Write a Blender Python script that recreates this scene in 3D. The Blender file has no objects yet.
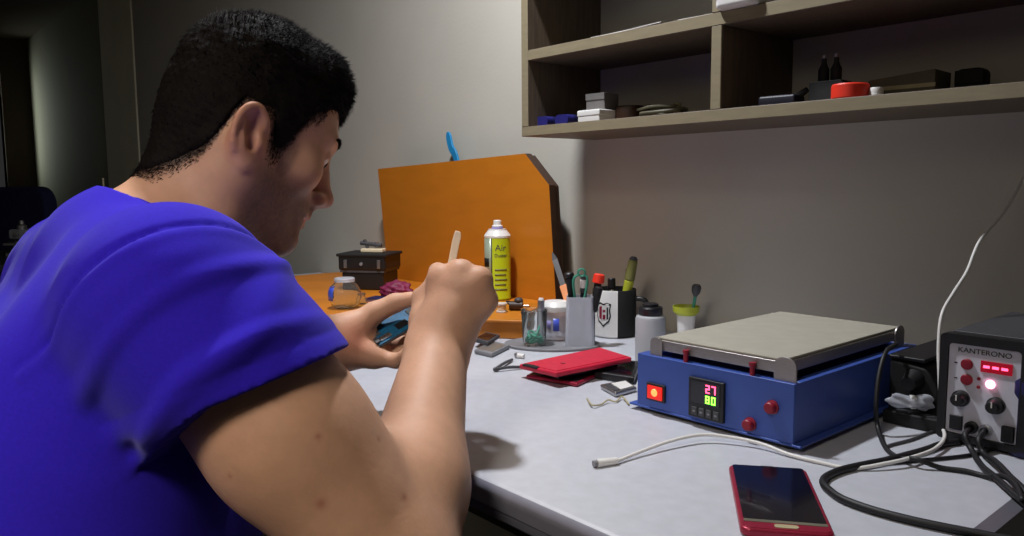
import bpy, bmesh, math, random
import numpy as np
from mathutils import Vector, Matrix, Euler
random.seed(7); np.random.seed(7)
SC = bpy.context.scene
COL = SC.collection
PI = math.pi

# ------------------------------------------------------------------ materials
def lin(c):
    return tuple(((v/255.0)/12.92 if v/255.0 <= .04045 else ((v/255.0+.055)/1.055)**2.4) for v in c)
def setin(b, names, val):
    for n in names:
        if n in b.inputs:
            b.inputs[n].default_value = val; return
def mat(name, rgb, rough=.5, metal=0, var=.12, scale=30, bump=0, bscale=200, emit=None, estr=0, trans=0, ior=1.45,
        alpha=1, sss=0, sheen=0, stretch=None, attr=None, spec=None, coat=0):
    m = bpy.data.materials.new(name); m.use_nodes = True
    nt = m.node_tree; b = nt.nodes['Principled BSDF']; L = nt.links
    c = lin(rgb)
    tc = nt.nodes.new('ShaderNodeTexCoord')
    src = tc.outputs['Object']
    if stretch:
        mp = nt.nodes.new('ShaderNodeMapping'); mp.inputs['Scale'].default_value = stretch
        L.new(src, mp.inputs['Vector']); src = mp.outputs['Vector']
    nz = nt.nodes.new('ShaderNodeTexNoise'); nz.inputs['Scale'].default_value = scale; nz.inputs['Detail'].default_value = 4
    L.new(src, nz.inputs['Vector'])
    cr = nt.nodes.new('ShaderNodeValToRGB')
    cr.color_ramp.elements[0].position = .3; cr.color_ramp.elements[1].position = .7
    cr.color_ramp.elements[0].color = (*[v*(1-var) for v in c], 1)
    cr.color_ramp.elements[1].color = (*[min(1, v*(1+var)) for v in c], 1)
    L.new(nz.outputs['Fac'], cr.inputs['Fac'])
    col = cr.outputs['Color']
    if attr:
        at = nt.nodes.new('ShaderNodeAttribute'); at.attribute_name = attr
        mx = nt.nodes.new('ShaderNodeMix'); mx.data_type = 'RGBA'; mx.blend_type = 'MULTIPLY'
        mx.inputs[0].default_value = 1
        L.new(col, mx.inputs[6]); L.new(at.outputs['Color'], mx.inputs[7]); col = mx.outputs[2]
    L.new(col, b.inputs['Base Color'])
    b.inputs['Roughness'].default_value = rough; b.inputs['Metallic'].default_value = metal
    if spec is not None: setin(b, ['Specular IOR Level', 'Specular'], spec)
    if coat: setin(b, ['Coat Weight'], coat)
    if trans:
        setin(b, ['Transmission Weight', 'Transmission'], trans); b.inputs['IOR'].default_value = ior
    if alpha < 1: b.inputs['Alpha'].default_value = alpha
    if sss:
        setin(b, ['Subsurface Weight', 'Subsurface'], sss)
        b.inputs['Subsurface Radius'].default_value = (1, .35, .2)
        setin(b, ['Subsurface Scale'], .006)
    if sheen: setin(b, ['Sheen Weight', 'Sheen'], sheen)
    if emit:
        setin(b, ['Emission Color', 'Emission'], (*lin(emit), 1)); setin(b, ['Emission Strength'], estr)
    if bump:
        n2 = nt.nodes.new('ShaderNodeTexNoise'); n2.inputs['Scale'].default_value = bscale; n2.inputs['Detail'].default_value = 3
        L.new(src, n2.inputs['Vector'])
        bp = nt.nodes.new('ShaderNodeBump'); bp.inputs['Strength'].default_value = bump; bp.inputs['Distance'].default_value = .002
        L.new(n2.outputs['Fac'], bp.inputs['Height']); L.new(bp.outputs['Normal'], b.inputs['Normal'])
    return m
def M_(d): return d

M = {}
M['wall'] = mat('wall_paint', (197,193,181), .85, var=.04, scale=4, bump=.15, bscale=120)
M['wall_far'] = mat('far_wall_darker', (132,130,112), .85, var=.05, scale=3, bump=.15)  # far stretch of the back wall, in a darker tone
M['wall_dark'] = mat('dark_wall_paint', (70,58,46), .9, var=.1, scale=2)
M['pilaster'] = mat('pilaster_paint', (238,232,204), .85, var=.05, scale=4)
M['ceiling'] = mat('ceiling_paint', (118,108,92), .9, var=.04, scale=3)
M['floor'] = mat('floor_tile', (70,66,60), .5, var=.12, scale=5)
M['desk'] = mat('desk_laminate', (188,190,198), .42, var=.05, scale=60, bump=.06, bscale=400)
M['desk_edge'] = mat('desk_edge_band', (92,92,100), .4, var=.06, scale=60)
M['edge_grey'] = mat('desk_front_band', (128,128,140), .4, var=.05, scale=60)
M['desk_side'] = mat('desk_dark_panel', (50,48,46), .6)
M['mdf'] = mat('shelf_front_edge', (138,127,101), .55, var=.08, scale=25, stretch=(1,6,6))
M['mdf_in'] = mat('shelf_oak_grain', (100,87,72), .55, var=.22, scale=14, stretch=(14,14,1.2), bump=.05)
M['orange'] = mat('orange_wood', (196,118,26), .45, var=.12, scale=12, stretch=(1,1,5), bump=.05)
M['orange2'] = mat('orange_board_paint', (194,118,28), .45, var=.06, scale=9, stretch=(1,1,4))
M['dkwood'] = mat('dark_wood_edge', (58,36,22), .5)
M['blue_body'] = mat('blue_painted_steel', (56,82,160), .4, var=.05, scale=40, bump=.04, bscale=600)
M['silicone'] = mat('grey_silicone_mat', (164,159,145), .7, var=.05, scale=50)
M['alu'] = mat('brushed_aluminium', (165,160,158), .38, metal=.75, var=.08, scale=60, stretch=(1,20,20))
M['black'] = mat('black_plastic', (20,20,23), .42, var=.15)
M['matblack'] = mat('matte_black', (14,14,16), .7, var=.15)
M['rubber'] = mat('black_rubber', (22,21,24), .55, var=.1)
M['navy'] = mat('navy_plastic', (34,36,84), .4)
M['white'] = mat('white_plastic', (226,224,220), .4, var=.03)
M['cream'] = mat('cream_plastic', (232,214,180), .45, var=.06)
M['panel'] = mat('light_grey_panel', (214,214,226), .45, var=.03)
M['red'] = mat('red_plastic', (190,24,44), .35, var=.06)
M['redbtn'] = mat('red_button', (138,14,40), .5)
M['crimson'] = mat('crimson_cover', (200,26,58), .5, var=.08, scale=90, bump=.1, bscale=500)
M['redphone'] = mat('red_phone_metal', (158,36,62), .32, metal=.35, var=.04)
M['screen'] = mat('dark_glass', (14,13,22), .14, var=.05, coat=.25)
M['grey'] = mat('grey_plastic', (128,128,132), .45)
M['dgrey'] = mat('dark_grey_plastic', (66,66,70), .5)
M['steel'] = mat('steel', (170,170,172), .28, metal=.9, var=.06)
M['glass'] = mat('clear_plastic', (246,250,250), .05, trans=.97, ior=1.12, var=.01)
M['frost'] = mat('frosted_plastic', (228,232,242), .25, trans=.6, ior=1.2, var=.03)
M['bottle'] = mat('translucent_bottle', (196,200,204), .35, trans=.3, ior=1.35, var=.03)
M['green'] = mat('teal_wire', (60,140,116), .4)
M['lime'] = mat('lime_plastic', (178,186,52), .45)
M['canlime'] = mat('lime_can_paint', (190,206,30), .28, var=.04)
M['cansilver'] = mat('silver_green_label', (170,182,160), .3, metal=.3)
M['peach'] = mat('peach_tape', (236,150,96), .5)
M['olive'] = mat('olive_plastic', (112,112,60), .5)
M['bluepen'] = mat('sky_blue_plastic', (40,140,196), .35)
M['pcb'] = mat('blue_circuit_board', (26,92,128), .4, var=.25, scale=160)
M['magenta'] = mat('magenta_fabric', (120,24,66), .6, var=.2)
M['lilac'] = mat('lilac_paper', (150,140,196), .7)
M['pblue'] = mat('blue_wrap', (62,82,190), .3)
M['redled'] = mat('red_lamp', (120,8,6), .3, emit=(255,40,24), estr=.75)
M['lens'] = mat('amber_lens', (255,160,90), .3, emit=(255,120,60), estr=2.2)
M['ledwhite'] = mat('pink_lamp', (255,170,190), .3, emit=(255,150,180), estr=5)
M['segred'] = mat('red_segment', (200,40,60), .4, emit=(255,70,110), estr=4.5)
M['seggreen'] = mat('green_segment', (90,200,60), .4, emit=(140,255,70), estr=3.2)
M['redwin'] = mat('red_display_window', (110,6,26), .25, emit=(200,0,40), estr=.35)
M['tape'] = mat('vermilion_tape', (238,56,34), .45, var=.05)
M['khaki'] = mat('khaki_card', (98,94,78), .85)
M['dkblue'] = mat('dark_blue_wrap', (34,32,104), .5)
M['gadget'] = mat('blue_black_plastic', (15,15,32), .5)
M['carton'] = mat('grey_carton', (104,101,98), .8)
M['drab'] = mat('drab_cable', (86,82,62), .6)
M['tan'] = mat('tan_wire', (170,160,124), .5)
M['shirt'] = mat('royal_blue_cotton', (46,29,178), .92, var=.06, scale=300, bump=.12, bscale=900, spec=.08, sheen=.08)
M['skin'] = mat('skin', (192,148,120), .55, var=.05, scale=70, bump=.12, bscale=260, sss=.12, attr='tint', spec=.3)
M['hair'] = mat('dark_hair', (19,15,13), .75, var=.3, scale=300, bump=.3, bscale=500, spec=.08)
M['stickm'] = mat('pale_stick', (250, 232, 205), .45, var=.02)
M['denim'] = mat('dark_denim', (30,32,44), .85, bump=.15, bscale=800)
M['eyewhite'] = mat('eye_white', (214,206,198), .2)
M['iris'] = mat('dark_iris', (40,24,16), .2)
M['chairfab'] = mat('dark_navy_fabric', (30,32,76), .85, var=.15, scale=60)

# ------------------------------------------------------------------ mesh helpers
def obj(name, bm, m, parent=None, smooth=False, bevel=0, seg=2, sharp=35):
    me = bpy.data.meshes.new(name); bm.to_mesh(me); bm.free()
    o = bpy.data.objects.new(name, me); COL.objects.link(o)
    if isinstance(m, (list, tuple)):
        for x in m: me.materials.append(x)
    else: me.materials.append(m)
    if parent is not None: o.parent = parent
    if bevel:
        b = o.modifiers.new('bevel', 'BEVEL'); b.width = bevel; b.segments = seg; b.limit_method = 'ANGLE'; b.angle_limit = math.radians(40)
    if smooth or bevel:
        for p in me.polygons: p.use_smooth = True
        if smooth is True and not bevel:
            try: me.set_sharp_from_angle(angle=math.radians(sharp))
            except Exception: pass
        if bevel:
            w = o.modifiers.new('wn', 'WEIGHTED_NORMAL'); w.keep_sharp = True
    return o
def thing(name, label, cat, loc=(0,0,0), rz=0, group=None, rot=None):
    o = bpy.data.objects.new(name, None); COL.objects.link(o); o.empty_display_size = .02
    o.location = loc; o.rotation_euler = rot if rot else (0,0,rz)
    return tag(o, label, cat, group)
def tag(o, label, cat, group=None):
    o['label'] = label; o['category'] = cat
    if group: o['group'] = group
    return o
def struct(o):
    o['kind'] = 'structure'; return o
def NB(): return bmesh.new()
def box(bm, c, s, rot=None):
    mt = Matrix.Translation(c)
    if rot is not None: mt = mt @ (rot.to_matrix().to_4x4() if isinstance(rot, Euler) else rot)
    r = bmesh.ops.create_cube(bm, size=1, matrix=mt @ Matrix.Diagonal((*s, 1)))
    return r['verts']
def bx(x0, x1, y0, y1, z0, z1, bm=None):
    bm = bm or NB()
    box(bm, ((x0+x1)/2, (y0+y1)/2, (z0+z1)/2), (abs(x1-x0), abs(y1-y0), abs(z1-z0))); return bm
def lathe(bm, prof, n=32, mt=None, caps=True):
    """prof: list of (r, z)"""
    rings = []
    for r, z in prof:
        ring = []
        for i in range(n):
            a = 2*PI*i/n
            v = Vector((r*math.cos(a), r*math.sin(a), z))
            ring.append(bm.verts.new(mt @ v if mt else v))
        rings.append(ring)
    for a, b in zip(rings[:-1], rings[1:]):
        for i in range(n):
            bm.faces.new((a[i], a[(i+1) % n], b[(i+1) % n], b[i]))
    if caps:
        if prof[0][0] > 1e-6: bm.faces.new(rings[0][::-1])
        if prof[-1][0] > 1e-6: bm.faces.new(rings[-1])
    return bm
def along(a, b):
    a = Vector(a); b = Vector(b)
    return Matrix.Translation(a) @ (b-a).to_track_quat('Z', 'Y').to_matrix().to_4x4(), (b-a).length
def rod(bm, a, b, r, r2=None, n=16):
    mt, L = along(a, b)
    return lathe(bm, [(r, 0), (r if r2 is None else r2, L)], n, mt)
def catmull(pts, n=8):
    P = [Vector(p) for p in pts]; P = [P[0]*2-P[1]] + P + [P[-1]*2-P[-2]]
    out = []
    for i in range(1, len(P)-2):
        for k in range(n):
            t = k/n; a, b, c, d = P[i-1], P[i], P[i+1], P[i+2]
            out.append(.5*((2*b)+(c-a)*t+(2*a-5*b+4*c-d)*t*t+(3*b-a-3*c+d)*t**3))
    out.append(P[-2]); return out
def tube(bm, pts, r, n=10, closed=False):
    """swept tube, r number or list"""
    N = len(pts); pts = [Vector(p) for p in pts]
    up = Vector((0, 0, 1)); rings = []; prev = None
    for i, p in enumerate(pts):
        if closed: t = pts[(i+1) % N]-pts[i-1]
        else: t = pts[min(i+1, N-1)]-pts[max(i-1, 0)]
        t.normalize()
        if prev is None:
            s = t.cross(up)
            if s.length < 1e-3: s = t.cross(Vector((1, 0, 0)))
        else: s = prev - t*prev.dot(t)
        s.normalize(); prev = s; u = s.cross(t)
        rr = r[i] if isinstance(r, (list, tuple)) else r
        rings.append([bm.verts.new(p+(s*math.cos(2*PI*k/n)+u*math.sin(2*PI*k/n))*rr) for k in range(n)])
    for i in range(N if closed else N-1):
        a = rings[i]; b = rings[(i+1) % N]
        for k in range(n): bm.faces.new((a[k], a[(k+1) % n], b[(k+1) % n], b[k]))
    if not closed: bm.faces.new(rings[0][::-1]); bm.faces.new(rings[-1])
    bmesh.ops.recalc_face_normals(bm, faces=bm.faces[:])
    return bm
def prism(bm, poly, d0, d1, axis='y'):
    """poly of (u,v); axis y: (u, d, v); axis z: (u, v, d); axis x: (d,u,v)"""
    def P(u, v, d): return {'y': (u, d, v), 'z': (u, v, d), 'x': (d, u, v)}[axis]
    A = [bm.verts.new(P(u, v, d0)) for u, v in poly]; B = [bm.verts.new(P(u, v, d1)) for u, v in poly]
    n = len(poly)
    bm.faces.new(A); bm.faces.new(B[::-1])
    for i in range(n): bm.faces.new((A[i], B[i], B[(i+1) % n], A[(i+1) % n]))
    bmesh.ops.recalc_face_normals(bm, faces=bm.faces[:])
    return bm
def rrect(x0, x1, y0, y1, r, n=5):
    out = []
    for cx, cy, a0 in ((x1-r, y1-r, 0), (x0+r, y1-r, 90), (x0+r, y0+r, 180), (x1-r, y0+r, 270)):
        for i in range(n+1):
            a = math.radians(a0+90*i/n); out.append((cx+r*math.cos(a), cy+r*math.sin(a)))
    return out
def ball(bm, c, r, seg=16, mt=None):
    s = r if isinstance(r, (tuple, list)) else (r, r, r)
    m0 = Matrix.Translation(c) @ (mt or Matrix()) @ Matrix.Diagonal((*s, 1))
    bmesh.ops.create_uvsphere(bm, u_segments=seg, v_segments=max(8, seg*2//3), radius=1, matrix=m0); return bm
def text_obj(name, s, size, m, parent, mt, depth=.0004, xs=1.0, bend=None):
    cu = bpy.data.curves.new(name, 'FONT'); cu.body = s; cu.size = size; cu.align_x = 'CENTER'; cu.align_y = 'CENTER'; cu.extrude = depth
    tmp = bpy.data.objects.new(name+'_src', cu); COL.objects.link(tmp)
    bpy.context.view_layer.update()
    dg = bpy.context.evaluated_depsgraph_get()
    me = bpy.data.meshes.new_from_object(tmp.evaluated_get(dg))
    bpy.data.objects.remove(tmp); bpy.data.curves.remove(cu)
    for v in me.vertices: v.co.x *= xs
    if bend:
        bmm = bmesh.new(); bmm.from_mesh(me); bmm.to_mesh(me); bmm.free()
        for v in me.vertices:
            a = v.co.x/bend; rr = bend+v.co.z
            v.co = Vector((rr*math.sin(a), v.co.y, rr*math.cos(a)-bend))
    me.transform(mt); me.name = name; me.materials.clear(); me.materials.append(m)
    o = bpy.data.objects.new(name, me); COL.objects.link(o); o.parent = parent
    return o
FRONT = Matrix.Rotation(PI/2, 4, 'X')      # text in XY -> faces -Y, upright
def disp(o, strength, scale): pass

def wobj(name, bm, m, parent, **k):
    """child whose shape was drawn in room coordinates: moved into its parent's own coordinates"""
    mt = Matrix(); p = parent; chain = []
    while p is not None: chain.append(p); p = p.parent
    for p in reversed(chain):
        mt = mt @ (Matrix.Translation(p.location) @ p.rotation_euler.to_matrix().to_4x4())
    bmesh.ops.transform(bm, matrix=mt.inverted(), verts=bm.verts[:])
    return obj(name, bm, m, parent, **k)

# ------------------------------------------------------------------ the room
YW = 1.2; ZC = 2.15
struct(obj('floor', bx(-7.1, 1.9, -2.6, 1.3, -.1, 0), M['floor']))
struct(obj('ceiling', bx(-7.1, 1.9, -2.6, 1.3, ZC, ZC+.1), M['ceiling']))
struct(obj('wall_back', bx(-4.84, 1.9, YW, YW+.1, 0, ZC), M['wall']))
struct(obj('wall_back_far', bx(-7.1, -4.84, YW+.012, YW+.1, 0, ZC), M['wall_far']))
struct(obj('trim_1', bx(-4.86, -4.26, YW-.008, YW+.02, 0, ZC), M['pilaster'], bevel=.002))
struct(obj('wall_right', bx(1.8, 1.9, -2.6, 1.3, 0, ZC), M['wall']))
struct(obj('wall_front', bx(-7.1, 1.9, -2.7, -2.6, 0, ZC), M['wall']))
# end wall with a doorway beside the back wall, from which some daylight falls along the wall
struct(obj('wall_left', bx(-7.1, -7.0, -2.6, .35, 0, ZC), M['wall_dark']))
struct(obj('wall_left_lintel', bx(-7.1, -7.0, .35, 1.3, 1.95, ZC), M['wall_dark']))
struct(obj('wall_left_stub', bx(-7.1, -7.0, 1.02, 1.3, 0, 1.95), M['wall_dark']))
bm = bx(-7.12, -6.99, .30, .35, 0, 1.95); bx(-7.12, -6.99, 1.02, 1.06, 0, 1.95, bm); bx(-7.12, -6.99, .30, 1.06, 1.95, 2.0, bm)
d1 = struct(obj('door_1', bm, M['wall_dark']))

# ------------------------------------------------------------------ the desk
DX0, DX1, DY0, DY1, DZ = -2.35, -.205, .45, 1.195, .75
desk = thing('desk', 'white laminate workbench with a rounded grey front edge along the wall', 'desk', (-1.28, .82, 0))
top = NB(); n = 8; R = .010; zb = DZ-.025
poly = [(DY1, DZ), (DY1, zb), (DY0+.004, zb)]
poly += [(DY0+R-R*math.cos(math.radians(a)), DZ-R+R*math.sin(math.radians(a))) for a in range(-15, 91, 12)] + [(DY0+R, DZ)]
prism(top, poly, DX0, DX1-.014, 'x')
dt = wobj('desk_top', top, [M['desk'], M['edge_grey']], desk, smooth=True, sharp=30)
for pg in dt.data.polygons:
    if pg.normal.y < -.6: pg.material_index = 1
bm = NB(); prism(bm, [(p[0], p[1]) for p in poly], DX1-.014, DX1, 'x')
wobj('end_band', bm, M['desk_edge'], desk)
bm = bx(DX0, DX1-.001, DY0+.006, DY0+.02, zb-.012, zb+.001)
wobj('front_band', bm, M['desk_edge'], desk, bevel=.003)
for xx in (DX0+.03, DX1-.06):
    wobj('side_panel', bx(xx, xx+.025, DY0+.06, DY1-.03, 0, zb+.001), M['desk_side'], desk, bevel=.002)
wobj('back_panel', bx(DX0+.055, DX1-.06, DY1-.09, DY1-.07, .25, zb+.001), M['desk_side'], desk)

# ------------------------------------------------------------------ the wall shelf
SX0, SX1, SY0 = -1.128, .16, 1.0
Z0, Z1, Z2, Z3, Z4, Z5 = 1.121, 1.139, 1.260, 1.279, 1.40, 1.418
sh = thing('wall_shelf', 'open wooden pigeonhole shelf hung on the wall over the workbench', 'shelf', (-.48, 1.1, Z0))
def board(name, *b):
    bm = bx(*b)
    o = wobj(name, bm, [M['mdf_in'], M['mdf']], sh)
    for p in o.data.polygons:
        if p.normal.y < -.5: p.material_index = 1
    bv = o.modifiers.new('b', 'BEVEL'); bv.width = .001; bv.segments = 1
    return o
board('bottom_board', SX0, SX1, SY0, YW, Z0, Z1)
board('middle_board', SX0+.018, SX1-.018, SY0+.0006, YW, Z2, Z3)
board('top_board', SX0, SX1, SY0, YW, Z4, Z5)
board('side_panel', SX0, SX0+.018, SY0+.0003, YW, Z1, Z4)
board('side_panel', SX1-.018, SX1, SY0+.0003, YW, Z1, Z4)
for xx in (-.705, -.262):
    board('divider', xx, xx+.018, SY0+.0003, YW, Z1, Z2)
    board('divider', xx, xx+.018, SY0+.0003, YW, Z3, Z4)

# things on the shelf (bottoms at Z1 / Z3)
def at(p, z): return (p[0], p[1], z)
def on_shelf(name, label, cat, p, z=Z1, rz=0, group=None): return thing(name, label, cat, at(p, z), rz, group)

for i, (px, lab) in enumerate(((548, 'small blue roll packet, the left one in the lower left shelf corner'), (567, 'small blue roll packet beside the white box on the lower shelf'))):
    p = (((-1.0996, 1.0450, 1.1525)), ((-1.0459, 1.0450, 1.1489)))[i]
    t = on_shelf('blue_packet', lab, 'packet', p, group='blue packets on the shelf')
    bm = NB(); prism(bm, rrect(-.017, .017, .0, .019, .008), -.02, .02)
    obj('packet_body', bm, M['dkblue'], t, smooth=True)
    bm = NB(); prism(bm, rrect(-.0175, .0175, -.0002, .0195, .008), -.004, .004); obj('band', bm, M['navy'], t, smooth=True)
p = (-0.9682, 1.0450, 1.1525)
t = on_shelf('white_box', 'bright white flat box at the front of the lower left shelf', 'box', p)
obj('box_body', bx(-.026, .026, -.03, .03, 0, .014), M['white'], t, bevel=.002)
obj('lid', bx(-.027, .027, -.031, .031, .010, .021), M['white'], t, bevel=.002)
t = thing('grey_box', 'grey carton standing on the white flat box', 'box', (p[0]+.002, p[1]+.004, Z1+.0211), .06)
obj('box_body', bx(-.021, .021, -.02, .02, 0, .029), M['carton'], t, bevel=.0015)
obj('flap', bx(-.021, .021, -.0212, -.02, .018, .029), M['carton'], t)
p = (-0.9245, 1.0750, 1.1562)
t = on_shelf('tape_roll', 'dark brown roll lying beside the grey carton', 'tape', p)
bm = NB(); lathe(bm, [(.012, 0), (.024, 0), (.026, .004), (.026, .022), (.024, .027), (.012, .027), (.012, 0)], 32, caps=False)
obj('roll', bm, M['dkwood'], t, smooth=True)
p = (-0.8499, 1.0700, 1.1537)
t = on_shelf('coiled_cable', 'loosely coiled drab olive cable lying on the lower left shelf', 'cable', p)
bm = NB(); rr = random.Random(3); pts = []
for i in range(70):
    a = i*.52; r = .026+.008*math.sin(i*.37)+.005*rr.random()
    pts.append((r*1.25*math.cos(a), r*.7*math.sin(a), .004+.016*(i/70)+.003*rr.random()))
tube(bm, catmull(pts, 3), .0028, 8); obj('loops', bm, M['drab'], t, smooth=True)
obj('tie', bx(.028, .036, -.006, .006, .001, .024), M['tan'], t, bevel=.001)

p = (-0.6134, 1.0500, 1.1432)
t = on_shelf('handheld_radio', 'blue black flat gadget with a stub end on the right lower shelf', 'gadget', p, rz=.1)
obj('gadget_body', bx(-.032, .024, -.018, .018, 0, .016), M['gadget'], t, bevel=.004)
bm = NB(); rod(bm, (.018, 0, .012), (.034, 0, .022), .005, .004); obj('stub', bm, M['matblack'], t, smooth=True)
p = (-0.5508, 1.0600, 1.1442)
t = on_shelf('charger_base', 'black adapter with two upright pegs on the right lower shelf', 'adapter', p)
bm = NB(); prism(bm, rrect(-.022, .026, 0, .03, .004), -.016, .016); obj('adapter_body', bm, M['matblack'], t, bevel=.001)
for dx in (-.009, .009):
    bm = NB(); lathe(bm, [(.0075, .03), (.0075, .047), (.005, .052), (.0035, .056), (.0035, .062), (0, .0625)], 20, Matrix.Translation((dx, 0, 0)))
    pg = obj('peg', bm, M['matblack'], t, smooth=True)
    bm = NB(); lathe(bm, [(.003, .0625), (.003, .067), (0, .0675)], 12, Matrix.Translation((dx, 0, 0))); obj('pin', bm, M['grey'], pg)
p = (-0.5064, 1.0300, 1.1463)
t = on_shelf('tape_roll', 'vermilion red roll of tape on the right lower shelf', 'tape', p)
bm = NB(); lathe(bm, [(.011, 0), (.022, 0), (.0235, .002), (.0235, .018), (.022, .02), (.011, .02), (.011, 0)], 40, caps=False); obj('roll', bm, M['tape'], t, smooth=True)
bm = NB(); lathe(bm, [(.0095, .0005), (.011, .0005), (.011, .0195), (.0095, .0195), (.0095, .0005)], 32, caps=False); obj('core', bm, M['khaki'], t, smooth=True)
t = on_shelf('white_spool', 'small white spool lying right of the vermilion tape', 'spool', (p[0]+.032, p[1]+.006))
bm = NB(); lathe(bm, [(.008, 0), (.0085, .001), (.0085, .011), (.0075, .013), (0, .0135)], 24); obj('cap', bm, M['white'], t, smooth=True)
bm = NB(); lathe(bm, [(.0088, .002), (.009, .0025), (.009, .0045), (.0088, .005)], 24, caps=False); obj('rim', bm, M['white'], t)
p = (-0.4617, 1.1000, 1.1562)
t = on_shelf('carton', 'long khaki card carton lying at the back of the right lower shelf', 'box', p, rz=.05)
bm = NB(); prism(bm, [(-.045, 0), (.043, 0), (.043, .034), (-.04, .027)], -.03, .03); obj('carton_body', bm, M['khaki'], t, bevel=.001)
obj('tape_strip', bx(-.0445, .044, -.0306, -.03, .012, .017), M['tan'], t)
t = on_shelf('pouch', 'small black pouch behind the khaki carton', 'pouch', (p[0]+.068, p[1]+.03))
bm = NB(); prism(bm, rrect(-.018, .018, 0, .036, .009), -.012, .012); obj('pouch_body', bm, M['matblack'], t, bevel=.003)
obj('flap', bx(-.017, .017, -.0135, -.012, .016, .034), M['matblack'], t, bevel=.001)
# upper shelf
for i, lab in enumerate(('sheaf of white paper curling over the upper left shelf edge', 'thin white paper sheet beside the shelf divider')):
    p = (((-0.8573, 1.0200, 1.2833)), ((-0.7400, 1.0200, 1.2862)))[i]
    t = on_shelf('paper_sheet', lab, 'paper', (p[0]-.02*(1-i), 1.04), Z3, rz=.05*i, group='papers on the upper shelf')
    w = (.075, .03)[i]
    bm = NB(); N = 8
    prof = [(-w+2*w*k/N, .0012+.003*(k/N)**2*(1-i)) for k in range(N+1)]
    prism(bm, prof+[(x, z-.0012) for x, z in reversed(prof)], -.036, .05); obj('sheet', bm, M['white'], t)
p = (-0.6589, 1.0200, 1.2897)
t = on_shelf('plastic_case', 'rounded white plastic case over the divider on the upper shelf', 'case', (p[0], 1.025), Z3)
bm = NB(); prism(bm, rrect(-.034, .034, -.04, .05, .012), .0, .026, 'z'); obj('case_body', bm, M['white'], t, bevel=.007, seg=4)
bm = NB(); prism(bm, rrect(-.0345, .0345, -.0405, .0505, .012), .014, .0155, 'z'); obj('seam', bm, M['grey'], t)

# ------------------------------------------------------------------ dim end of the room, far left
t = thing('side_table', 'dark side table at the dim far end of the room', 'table', (-3.85, .72, 0))
bm = bx(-.42, .42, -.28, .28, .72, .75); obj('table_top', bm, M['matblack'], t, bevel=.004)
for sx in (-1, 1):
    for sy in (-1, 1): obj('leg', bx(sx*.38-.02, sx*.38+.02, sy*.24-.02, sy*.24+.02, 0, .721), M['matblack'], t)
p = (-3.7557, 0.5845, 0.7500)
t = thing('bench_microscope', 'small silver bench instrument with a knob on the dark side table', 'instrument', p, .8)
obj('base', bx(-.045, .05, -.05, .05, 0, .022), M['steel'], t, bevel=.004)
bm = NB(); rod(bm, (-.028, 0, .02), (-.028, 0, .11), .009); obj('post', bm, M['dgrey'], t, smooth=True)
obj('stage', bx(-.055, .055, -.045, .045, .05, .06), M['steel'], t, bevel=.002)
obj('head', bx(-.04, .04, -.03, .03, .075, .115), M['grey'], t, bevel=.008)
bm = NB(); lathe(bm, [(.018, .114), (.018, .13), (.010, .136), (.009, .15), (0, .152)], 20); obj('eyepiece', bm, M['steel'], t, smooth=True)
bm = NB(); lathe(bm, [(.01, 0), (.01, .014), (0, .015)], 16, Matrix.Translation((.0, -.028, .1)) @ Matrix.Rotation(PI/2, 4, 'X')); obj('knob', bm, M['steel'], t, smooth=True)
p = (-3.7472, 0.8983, 1.0735)
t = thing('router', 'box with a thin pale upright antenna behind the blue shoulder', 'router', (p[0], p[1], .75))
obj('case', bx(-.07, .07, -.05, .05, 0, .03), M['dgrey'], t, bevel=.005)
bm = NB(); rod(bm, (0, 0, .028), (0, 0, p[2]-.75), .0055, .004); obj('antenna', bm, M['cream'], t, smooth=True)
# office chair seen from behind
t = thing('office_chair', 'dark navy office chair in the dim far left', 'chair', (-4.62, .55, 0), .35)
bm = NB(); prism(bm, rrect(-.25, .25, .56, 1.04, .09, 8), .17, .24); obj('backrest', bm, M['chairfab'], t, bevel=.02, seg=4)
bm = NB(); prism(bm, rrect(-.25, .25, -.25, .22, .08, 8), .43, .5, 'z'); obj('seat', bm, M['chairfab'], t, bevel=.02, seg=4)
obj('back_bracket', bx(-.035, .035, .16, .2, .42, .62), M['matblack'], t, bevel=.006)
bm = NB(); rod(bm, (0, 0, .12), (0, 0, .44), .03); obj('stem', bm, M['matblack'], t, smooth=True)
for k in range(5):
    a = 2*PI*k/5+.3; bm = NB(); rod(bm, (.02*math.cos(a), .02*math.sin(a), .13), (.29*math.cos(a), .29*math.sin(a), .07), .025, .016)
    lg = obj('leg', bm, M['matblack'], t, smooth=True)
    bm = NB(); lathe(bm, [(.01, -.011), (.026, -.011), (.027, 0), (.026, .011), (.01, .011)], 20, Matrix.Translation((.29*math.cos(a), .29*math.sin(a), .027)) @ Matrix.Rotation(a, 4, 'Z') @ Matrix.Rotation(PI/2, 4, 'X'))
    obj('caster', bm, M['rubber'], lg, smooth=True)

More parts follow.
